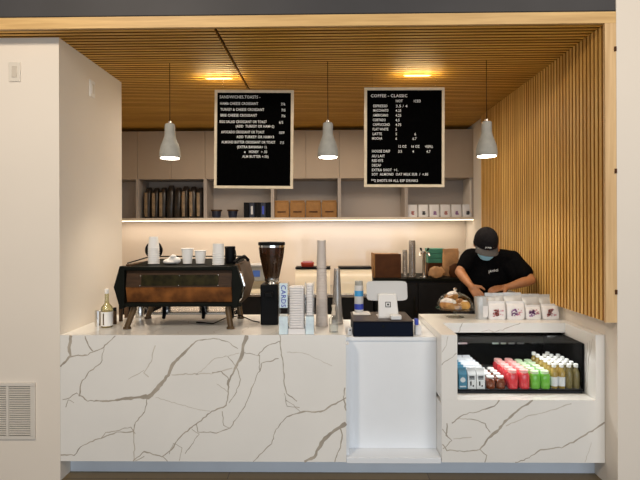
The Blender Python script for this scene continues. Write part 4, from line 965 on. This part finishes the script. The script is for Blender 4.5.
# things on the fridge
def fz(v, Y): return Z(v, Y, 420)
t = thing('brown_box', 'dark brown box on the back bench beside clear cups', 'box', ((X(375, 5.5) + X(401, 5.5))/2, 5.5, ZFr + 0.001))
bw = (X(401, 5.5) - X(375, 5.5))/2; bh = fz(254, 5.5) - ZFr
MB().box(-bw, bw, 0.0, 0.012, 0, bh).build('front_panel', 'box_brown', t)
MB().box(-bw, bw, 0.013, 0.3, 0, bh - 0.004).build('box_body', 'kraft', t)
MB().box(-bw - 0.018, -bw - 0.001, 0.0, 0.3, 0, bh + 0.004).build('side_panel', 'kraft', t)
for k, (u, v0, r, lb) in enumerate(((404.8, 250, 0.028, 'shorter stack of clear plastic cups beside the brown box'), (412, 240.5, 0.040, 'taller stack of clear plastic cups by the drinks tap'))):
    h_ = fz(v0, 5.55) - ZFr; t = thing('cup_stack', lb, 'cup stack', (X(u, 5.55), 5.55, ZFr + 0.001)); n = int(h_/0.026)
    for j in range(n): MB().lathe([(r, j*0.026), (r + 0.002, j*0.026 + 0.004), (r*0.96, j*0.026 + 0.008), (r*0.86, min(h_, j*0.026 + 0.09))], n=20, cap=(False, True)).build('plastic_cup', 'frosty', t)
t = thing('drinks_tap', 'chrome tap tower with black handles on the back bench', 'tap', (X(424, 5.5), 5.5, ZFr + 0.001))
hT_ = fz(251, 5.5) - ZFr
MB().lathe([(0.05, 0), (0.05, 0.01), (0.022, 0.014), (0.02, hT_ - 0.03), (0.024, hT_ - 0.02), (0.024, hT_)], n=24).build('tower', 'chrome', t)
for sx in (-1, 1):
    MB().tube([(sx*0.02, 0, hT_ - 0.03), (sx*0.05, -0.02, hT_ - 0.02), (sx*0.055, -0.04, hT_ - 0.06)], 0.009, 10).build('spout', 'chrome', t)
    MB().tube([(sx*0.03, -0.01, hT_ + 0.0), (sx*0.045, -0.03, hT_ + 0.03)], [0.008, 0.012], 10).build('handle', 'black', t)
for k in range(3):
    zz0 = ZFr + 0.15 + k*0.058
    t = tag(MB().box(-0.105, 0.105, 0, 0.2, 0, 0.054).build('green_carton', 'green', bevel=0.003), f'flat green carton in the pile behind the paper bags, {["lowest", "middle", "topmost"][k]}', 'carton', 'green cartons on the back bench')
    t.location = (X(437, 5.75), 5.75, zz0)
t = tag(MB().box(-0.11, 0.11, 0, 0.21, 0, 0.147).build('cardboard_box', 'box_brown', bevel=0.003), 'dark box under the green cartons on the back bench', 'box'); t.location = (X(437, 5.75), 5.745, ZFr + 0.001)
def crumple(lb, u, Y, rings, lean, mat_='kraft_light', rz=0):
    t = thing('crumpled_bag', lb, 'paper bag', (X(u, Y), Y, ZFr + 0.006), rz, 'crumpled brown bags on the back bench')
    random.seed(int(u*10))
    mb = MB().se(rings, n=18, p=2.6, wob=0.008)
    for v in mb.bm.verts: v.co.x += lean * v.co.z; v.co.z = max(v.co.z, -0.004)
    for f in mb.bm.faces: f.smooth = False
    mb.build('bag_body', mat_, t)
crumple('crumpled light brown bag lying low beside the drinks tap', 436.0, 5.46, [(0, 0.05, 0.04), (0.02, 0.085, 0.05), (0.055, 0.095, 0.055), (0.095, 0.075, 0.045), (0.12, 0.04, 0.02)], 0.1)
crumple('crumpled brown bag standing tall beside the man', 450.5, 5.68, [(0, 0.09, 0.05), (0.04, 0.105, 0.06), (0.12, 0.10, 0.055), (0.20, 0.09, 0.045), (0.27, 0.095, 0.03), (0.315, 0.09, 0.012)], 0.0)
crumple('dark crumpled bag low behind the man on the bench', 457, 5.50, [(0, 0.08, 0.04), (0.05, 0.09, 0.045), (0.12, 0.07, 0.04), (0.15, 0.03, 0.02)], -0.1, 'box_brown')
# ------------------------------------------------------------------ cake stand
p = on(455.2, 318.5, ZT, 0.06)
cs = thing('cake_stand', 'glass cake stand with dome holding sugared pastries', 'cake stand', (p.x, p.y, ZT + 0.0005))
MB().lathe([(0.066, 0), (0.067, 0.003), (0.03, 0.012), (0.011, 0.02), (0.010, 0.052), (0.018, 0.06), (0.018, 0.061)], n=32).build('foot', 'glass', cs)
MB().lathe([(0.02, 0.0615), (0.142, 0.064), (0.146, 0.072), (0.140, 0.0715), (0.02, 0.069)], n=44).build('plate', 'glass', cs)
dm = [(0.134, 0.0725)] + [(0.134*math.cos(R(a_)), 0.0725 + 0.02 + 0.098*math.sin(R(a_))) for a_ in range(0, 86, 8)]
MB().lathe(dm, n=44, cap=(False, True)).build('dome', 'glass', cs)
MB().lathe([(0.006, 0.191), (0.008, 0.198), (0.015, 0.206), (0.016, 0.214), (0.010, 0.222), (0.002, 0.224)], n=20).build('knob', 'chrome', cs)
def croissant(lb, loc, rz, sc=1.0, sugar=True):
    t = thing('croissant' , lb, 'pastry', loc, rz)
    mb = MB()
    for k in range(9):
        an = R(-70 + k*140/8); r = 0.013 + 0.020*math.cos(R(-80 + k*20))
        mb.ell((0.05*math.sin(an), 0.03 - 0.05*math.cos(an) + 0.0, r), (r*0.75, r*1.0, r), Matrix.Rotation(an, 3, 'Z'), nu=14, nv=8)
    remesh(mb, 'pastry_body', 'pastry', 0.004, t, 0)
    if sugar:
        mb = MB()
        for k in range(2, 7):
            an = R(-70 + k*140/8); r = 0.013 + 0.020*math.cos(R(-80 + k*20))
            mb.ell((0.05*math.sin(an), 0.03 - 0.05*math.cos(an), r*1.55), (r*0.72, r*0.92, r*0.62), Matrix.Rotation(an, 3, 'Z'), nu=12, nv=8)
        mb.build('sugar_topping', 'sugar', t)
    t.scale = (sc,)*3
    return t
zc0 = ZT + 0.0705
croissant('sugared croissant at the left front under the glass dome', (p.x - 0.058, p.y - 0.050, zc0), -35, 1.2)
croissant('sugared croissant at the left back under the dome', (p.x - 0.045, p.y + 0.048, zc0), 120, 0.95)
croissant('sugared croissant piled on top in the glass dome', (p.x - 0.028, p.y + 0.0, zc0 + 0.066), 20, 0.9)
t = thing('sweet_bun', 'golden round bun at the right under the glass dome', 'pastry', (p.x + 0.066, p.y - 0.03, zc0))
mb = MB().lathe([(0.028, 0), (0.038, 0.01), (0.040, 0.026), (0.032, 0.045), (0.016, 0.056), (0.003, 0.058)], n=26); mb.build('bun_body', 'bun', t)
MB().ell((0, 0, 0.055), (0.02, 0.02, 0.007)).build('sugar_topping', 'sugar', t)
t = thing('sweet_bun', 'darker round bun behind the golden one under the dome', 'pastry', (p.x + 0.052, p.y + 0.062, zc0))
MB().lathe([(0.03, 0), (0.038, 0.01), (0.040, 0.026), (0.032, 0.05), (0.016, 0.062), (0.003, 0.064)], n=26).build('bun_body', 'pastry', t)

# ------------------------------------------------------------------ pouches on right counter
fcol = ['redprint', 'purple', 'purple', 'redprint']
flb = ['white pouch with brick-red print, leftmost in the front row', 'white pouch with a big purple print, second in front row', 'white pouch with small purple print, third in front row', 'white pouch with red and purple print, rightmost in front']
rp_ = random.Random(2)
def marks(mb, cx, z0, w, h, y, n=9):
    for _ in range(n):
        a = cx + rp_.uniform(-w/2, w/2*0.5); b0 = z0 + rp_.uniform(0, h*0.8)
        mb.box(a, a + rp_.uniform(0.006, 0.014), y - 0.001, y - 0.0002, b0, b0 + rp_.uniform(0.004, 0.012))
for k, (a_, b_, vt) in enumerate(((487.2, 504.6, 301), (505.4, 523.6, 301), (524.2, 539.6, 305), (540.6, 557.8, 304))):
    yc = 3.585; wd = (b_ - a_)*yc/480/2; hh = Z(vt, yc, 520) - ZT
    t = thing('coffee_pouch', flb[k], 'pouch', (X((a_+b_)/2, yc), yc, ZT + 0.0005), 0, 'white pouches in the front row on the right counter')
    MB().se([(0, wd*0.90, 0.026), (0.012, wd*0.97, 0.03), (hh*0.5, wd*0.96, 0.028), (hh*0.8, wd*0.94, 0.014), (hh*0.86, wd*0.95, 0.003), (hh, wd*0.95, 0.002)], p=6, wob=0.0012).build('pouch_body', 'pouch', t)
    mb = MB(); marks(mb, -0.012 if k != 1 else -0.008, 0.022, 0.050 if k != 1 else 0.062, 0.060, -0.0318, 26); mb.build('printed_mark', fcol[k], t)
    mb = MB(); marks(mb, 0.022, 0.026, 0.05, 0.06, -0.0314, 8); mb.build('printed_text', 'pink', t)
blb = ['leftmost', 'second from the left', 'third from the left', 'rightmost']
for k, u in enumerate((493.5, 511.5, 529.5, 547)):
    yc = 3.665; wd = 0.070; hh = Z([293, 292.5, 294, 294.5][k], yc, 520) - ZT
    t = thing('silver_pouch', f'silver-grey pouch standing behind the white ones, {blb[k]}', 'pouch', (X(u, yc), yc, ZT + 0.0005), 0, 'silver pouches in the back row on the right counter')
    MB().se([(0, wd*0.88, 0.026), (0.012, wd*0.95, 0.030), (hh*0.5, wd*0.96, 0.028), (hh*0.84, wd*0.97, 0.010), (hh*0.88, wd*0.98, 0.002), (hh, wd*0.98, 0.002)], p=6, wob=0.002).build('pouch_body', 'silver', t)
    MB().box(-wd*0.96, wd*0.96, -0.0035, -0.0022, hh*0.90, hh*0.93).build('seal', 'ltgrey_pl', t)
# pouch being filled by the man
t = thing('open_pouch', 'open silver-white pouch the man is holding', 'pouch', (X(481.0, 3.60), 3.60, ZT + 0.0005), 8)
hh = 0.165
MB().se([(0, 0.034, 0.03), (0.012, 0.038, 0.034), (hh*0.5, 0.042, 0.036), (hh*0.8, 0.045, 0.034), (hh, 0.048, 0.030), (hh, 0.046, 0.028), (hh*0.8, 0.043, 0.032)], p=5, wob=0.002, cap=(True, False)).xf(Matrix.Shear('XY', 4, (0.0, 0.0))).build('pouch_body', 'silver', t)
MB().box(-0.004, 0.034, -0.0375, -0.036, 0.02, 0.10).build('white_label', 'pouch', t)

# ------------------------------------------------------------------ the man
pe = thing('person', 'man in black cap, blue mask and black t-shirt leaning over the right counter', 'person', (1.33, 4.22, 0))
O = pe.location
def L(v): return Vector(v) - O
hd_c = L(at(485.6, 243.5, 3.74))                       # head centre
shL, shR = L(at(470, 257, 3.99)), L(at(512, 259, 3.93))  # viewer-left / viewer-right shoulders
neck = (shL + shR)/2 + Vector((-0.01, -0.03, 0.075))
elL, elR = L(at(459.5, 272, 3.93)), L(at(531, 280, 3.79))
wrL, wrR = L(at(470.5, 285.5, 3.74)), L(at(507.5, 287.0, 3.76))
hips = Vector((0, 0.02, 0.97)); chest = (shL + shR)/2 + Vector((0, 0.05, -0.14)); belly = chest.lerp(hips, 0.55)
rotH = Euler((R(29), R(4), R(-6)), 'XYZ').to_matrix()
def Hd(x, y, z): return hd_c + rotH @ Vector((x, y, z))
mb = MB()
mb.ell(hd_c, (0.074, 0.094, 0.112), rotH); mb.ell(Hd(0, -0.03, -0.055), (0.055, 0.06, 0.058), rotH)   # skull, jaw
mb.cap(Hd(0, -0.090, 0.012), Hd(0, -0.108, -0.022), 0.009, 0.014)                                      # nose
for sx in (-1, 1):
    mb.ell(Hd(sx*0.078, 0.012, -0.012), (0.010, 0.019, 0.030), rotH)                                   # ears
    mb.ell(Hd(sx*0.032, -0.083, 0.022), (0.018, 0.012, 0.008), rotH)                                   # brows
mb.cap(Hd(0, 0.02, -0.06), neck, 0.054, 0.062)
mb.cap(neck, chest, 0.07, 0.11)
mb.cap(shL + Vector((0.03, 0, 0)), shR - Vector((0.03, 0, 0)), 0.055, 0.055)
mb.ell(chest, (0.155, 0.11, 0.16)); mb.ell(belly, (0.145, 0.11, 0.16)); mb.ell(hips, (0.155, 0.115, 0.13))
for sh, el, wr_ in ((shL, elL, wrL), (shR, elR, wrR)):
    mb.cap(sh, el, 0.050, 0.038); mb.cap(el, el.lerp(wr_, 0.35), 0.037, 0.039); mb.cap(el.lerp(wr_, 0.35), wr_, 0.039, 0.025)
for sx in (-1, 1):
    hp = hips + Vector((sx*0.085, 0, -0.04)); kn = Vector((sx*0.10, -0.02, 0.50)); an = Vector((sx*0.11, 0.05, 0.09))
    mb.cap(hp, kn, 0.085, 0.058); mb.cap(kn, kn.lerp(an, 0.35), 0.055, 0.056); mb.cap(kn.lerp(an, 0.35), an, 0.056, 0.036)
def hand(mb, wr_, fwd, nrm, thumb, curl, spread=0.9):
    """fwd: along the palm, nrm: back of hand direction, thumb: side of the thumb"""
    f = Vector(fwd).normalized(); n = Vector(nrm); n = (n - f*n.dot(f)).normalized(); s_ = f.cross(n).normalized()
    if s_.dot(Vector(thumb)) < 0: s_ = -s_
    pc = wr_ + f*0.05
    mb.cap(wr_, wr_ + f*0.02, 0.026, 0.026)
    for o_ in (-0.028, -0.010, 0.010, 0.028): mb.cap(wr_ + f*0.018 + s_*o_*0.6, wr_ + f*0.085 + s_*o_*0.95, 0.015, 0.0115)
    for o_, ln in ((-0.030, 0.058), (-0.0105, 0.072), (0.0100, 0.078), (0.030, 0.070)):
        b0 = wr_ + f*0.088 + s_*o_; a1 = R(curl); d1 = f*math.cos(a1*0.5) - n*math.sin(a1*0.5) + s_*o_*1.2*spread; d1.normalize()
        d2 = f*math.cos(a1*1.3) - n*math.sin(a1*1.3) + s_*o_*1.0*spread; d2.normalize(); d3 = f*math.cos(a1*1.9) - n*math.sin(a1*1.9); d3.normalize()
        p1 = b0 + d1*ln*0.45; p2 = p1 + d2*ln*0.32; p3 = p2 + d3*ln*0.23
        mb.cap(b0, p1, 0.0100, 0.0090); mb.cap(p1, p2, 0.0090, 0.0082); mb.cap(p2, p3, 0.0082, 0.0072)
    t0 = wr_ + f*0.03 + s_*0.026; t1 = t0 + (f*0.6 + s_*0.75 - n*0.25).normalized()*0.038; t2 = t1 + (f*0.85 + s_*0.25 - n*0.35).normalized()*0.030
    mb.cap(t0, t1, 0.0145, 0.0110); mb.cap(t1, t2, 0.0110, 0.0090)
hand(mb, wrL, (0.35, -0.45, -0.55), (-0.5, -0.6, 0.5), (1, -0.2, 0.3), 38)
hand(mb, wrR, (-0.95, -0.14, -0.12), (0.0, -0.35, 1), (0, -1, 0), 22)
remesh(mb, 'body', 'skin', 0.0048, pe, 3)
# t-shirt
mb = MB()
mb.cap(shL + Vector((0.02, 0, -0.02)), shR - Vector((0.02, 0, 0.02)), 0.070, 0.070)
mb.cap(neck + Vector((0, 0.02, -0.05)), chest, 0.085, 0.13)
for q in (shL, shR): mb.cap(neck + Vector((0, 0.015, -0.055)), q + Vector((0, 0, 0.0)), 0.072, 0.070)
mb.ell(chest, (0.195, 0.135, 0.18)); mb.ell(belly, (0.195, 0.135, 0.20)); mb.ell(hips + Vector((0, 0, 0.04)), (0.178, 0.135, 0.12))
mb.cap(shL, shL.lerp(elL, 0.55), 0.070, 0.062); mb.cap(shR, shR.lerp(elR, 0.66), 0.072, 0.066)
mb.cap(shR + Vector((-0.05, 0.0, -0.05)), shR.lerp(elR, 0.5) + Vector((-0.03, 0.03, -0.05)), 0.07, 0.065)
mb.cap(shL + Vector((0.06, 0.0, -0.02)), belly + Vector((-0.09, 0, 0)), 0.07, 0.10); mb.cap(shR + Vector((-0.02, 0.0, -0.06)), belly + Vector((0.11, 0, 0.02)), 0.075, 0.10)
# folds
sh_ = remesh(mb, 't_shirt', 'shirt', 0.007, pe, 6)
for v in sh_.data.vertices:
    v.co += v.normal * 0.003 * math.sin(v.co.x*55 + v.co.z*35) * math.sin(v.co.z*28 - v.co.x*20)
# shirt lettering on the chest
lt = text_mesh([('JAVNS', 0, 0, 0.019)], 'chest_lettering', 'letters', pe, sx=1.0)
# trousers and shoes
mb = MB(); mb.ell(hips + Vector((0, 0, -0.02)), (0.172, 0.130, 0.13))
for sx in (-1, 1):
    hp = hips + Vector((sx*0.085, 0, -0.05)); kn = Vector((sx*0.10, -0.02, 0.50)); an = Vector((sx*0.11, 0.05, 0.10))
    mb.cap(hp, kn, 0.100, 0.072); mb.cap(kn, an, 0.072, 0.055)
remesh(mb, 'trousers', 'trouser', 0.009, pe, 3)
for sx in (-1, 1):
    mb = MB(); mb.ell((sx*0.11, -0.02, 0.042), (0.048, 0.12, 0.040)); mb.ell((sx*0.11, 0.05, 0.06), (0.045, 0.06, 0.055)); mb.box(sx*0.11 - 0.045, sx*0.11 + 0.045, -0.12, 0.10, 0.004, 0.022)
    remesh(mb, 'shoe', 'black', 0.006, pe, 2)
# hair
mb = MB(); mb.ell(Hd(0, 0.022, 0.012), (0.080, 0.086, 0.105), rotH); remesh(mb, 'hair', 'hair', 0.006, pe, 1)
# cap
mb = MB()
prof = []
for k in range(12):
    an = R(k*88/11); prof.append((math.cos(an), math.sin(an)))
rings = [[(0.090*c_*math.cos(2*math.pi*i/36), 0.004 + 0.108*c_*math.sin(2*math.pi*i/36), 0.018 + 0.112*s_**0.9) for i in range(36)] for c_, s_ in prof]
base = [[(0.091*math.cos(2*math.pi*i/36), 0.004 + 0.109*math.sin(2*math.pi*i/36), -0.006 + (0.0)) for i in range(36)]]
mb.rings(base + rings, cap=(False, True)); mb.ell((0, 0.004, 0.131), (0.008, 0.008, 0.004), nu=10, nv=6)
mt = Matrix.Translation(hd_c) @ rotH.to_4x4()
cp = mb.xf(mt).build('baseball_cap', 'cap', pe)
mb = MB(); top = []; bot = []
grid = []
for j in range(7):
    r = j/6; row = []
    for i in range(17):
        an = R(-64 + i*128/16)
        xi_ = 0.092*math.sin(an); yi_ = 0.004 - 0.109*math.cos(an)
        ext = 0.070*r*max(0.0, math.cos(an*0.98))**0.55
        row.append((xi_*(1 + 0.04*r), yi_ - ext, 0.004 - 0.10*r*0.12 - (xi_*xi_)*2.6*r - 0.0))
    grid.append(row)
def sheet(mb, grid, th):
    A = [[mb.bm.verts.new(p) for p in r] for r in grid]; B = [[mb.bm.verts.new((p[0], p[1], p[2] - th)) for p in r] for r in grid]
    nj, ni = len(grid), len(grid[0])
    for j in range(nj-1):
        for i in range(ni-1):
            f = mb.bm.faces.new((A[j][i], A[j][i+1], A[j+1][i+1], A[j+1][i])); f.smooth = True
            f = mb.bm.faces.new((B[j][i], B[j+1][i], B[j+1][i+1], B[j][i+1])); f.smooth = True
    edge = [(j, 0) for j in range(nj)] + [(nj-1, i) for i in range(1, ni)] + [(j, ni-1) for j in range(nj-2, -1, -1)] + [(0, i) for i in range(ni-2, 0, -1)]
    for k in range(len(edge)):
        a, b2 = edge[k], edge[(k+1) % len(edge)]
        mb.bm.faces.new((A[a[0]][a[1]], A[b2[0]][b2[1]], B[b2[0]][b2[1]], B[a[0]][a[1]]))
sheet(mb, grid, 0.003)
vz = mb.xf(mt).build('visor', 'visor', cp)
ct = text_mesh([('JAVNS', 0, 0, 0.011)], 'cap_lettering', 'letters', cp, sx=1.0)
ct.matrix_local = mt @ Matrix.Translation((-0.024, -0.1095, 0.022)) @ Matrix.Rotation(R(-10), 4, 'X')
# mask
mb = MB(); rg = []
for j in range(9):
    zz = 0.0 - 0.085*j/8; rr = 0.072 - 0.030*(j/8)**2; yo = -0.052 - 0.012*math.sin(math.pi*j/8)
    rg.append([(rr*1.05*math.sin(R(a_)), yo - 0.058*math.cos(R(a_))**0.8 if abs(a_) < 90 else yo, zz) for a_ in range(-78, 79, 12)])
sheet(mb, rg, 0.0015)
mk = mb.xf(mt).build('face_mask', 'mask', pe)
for sx in (-1, 1):
    MB().tube([(sx*0.070, -0.062, -0.012), (sx*0.082, -0.02, -0.004), (sx*0.086, 0.022, 0.0)], 0.0015, 6).xf(mt).build('ear_loop', 'paper', mk)
# place chest lettering on the shirt surface by ray casting from the front
bpy.context.view_layer.update()
tgt = L(at(489.5, 272.5, 3.6))
bvh = __import__('mathutils').bvhtree.BVHTree.FromObject(sh_, bpy.context.evaluated_depsgraph_get())
dirn = (at(489.5, 272.5, 5) - cam.location).normalized()
hit = bvh.ray_cast(L(cam.location) , dirn)
if hit[0] is not None:
    n = hit[1]; lt.location = hit[0] + Vector((-0.01, -0.010, 0)); lt.rotation_euler = (R(12), R(-8), R(2))
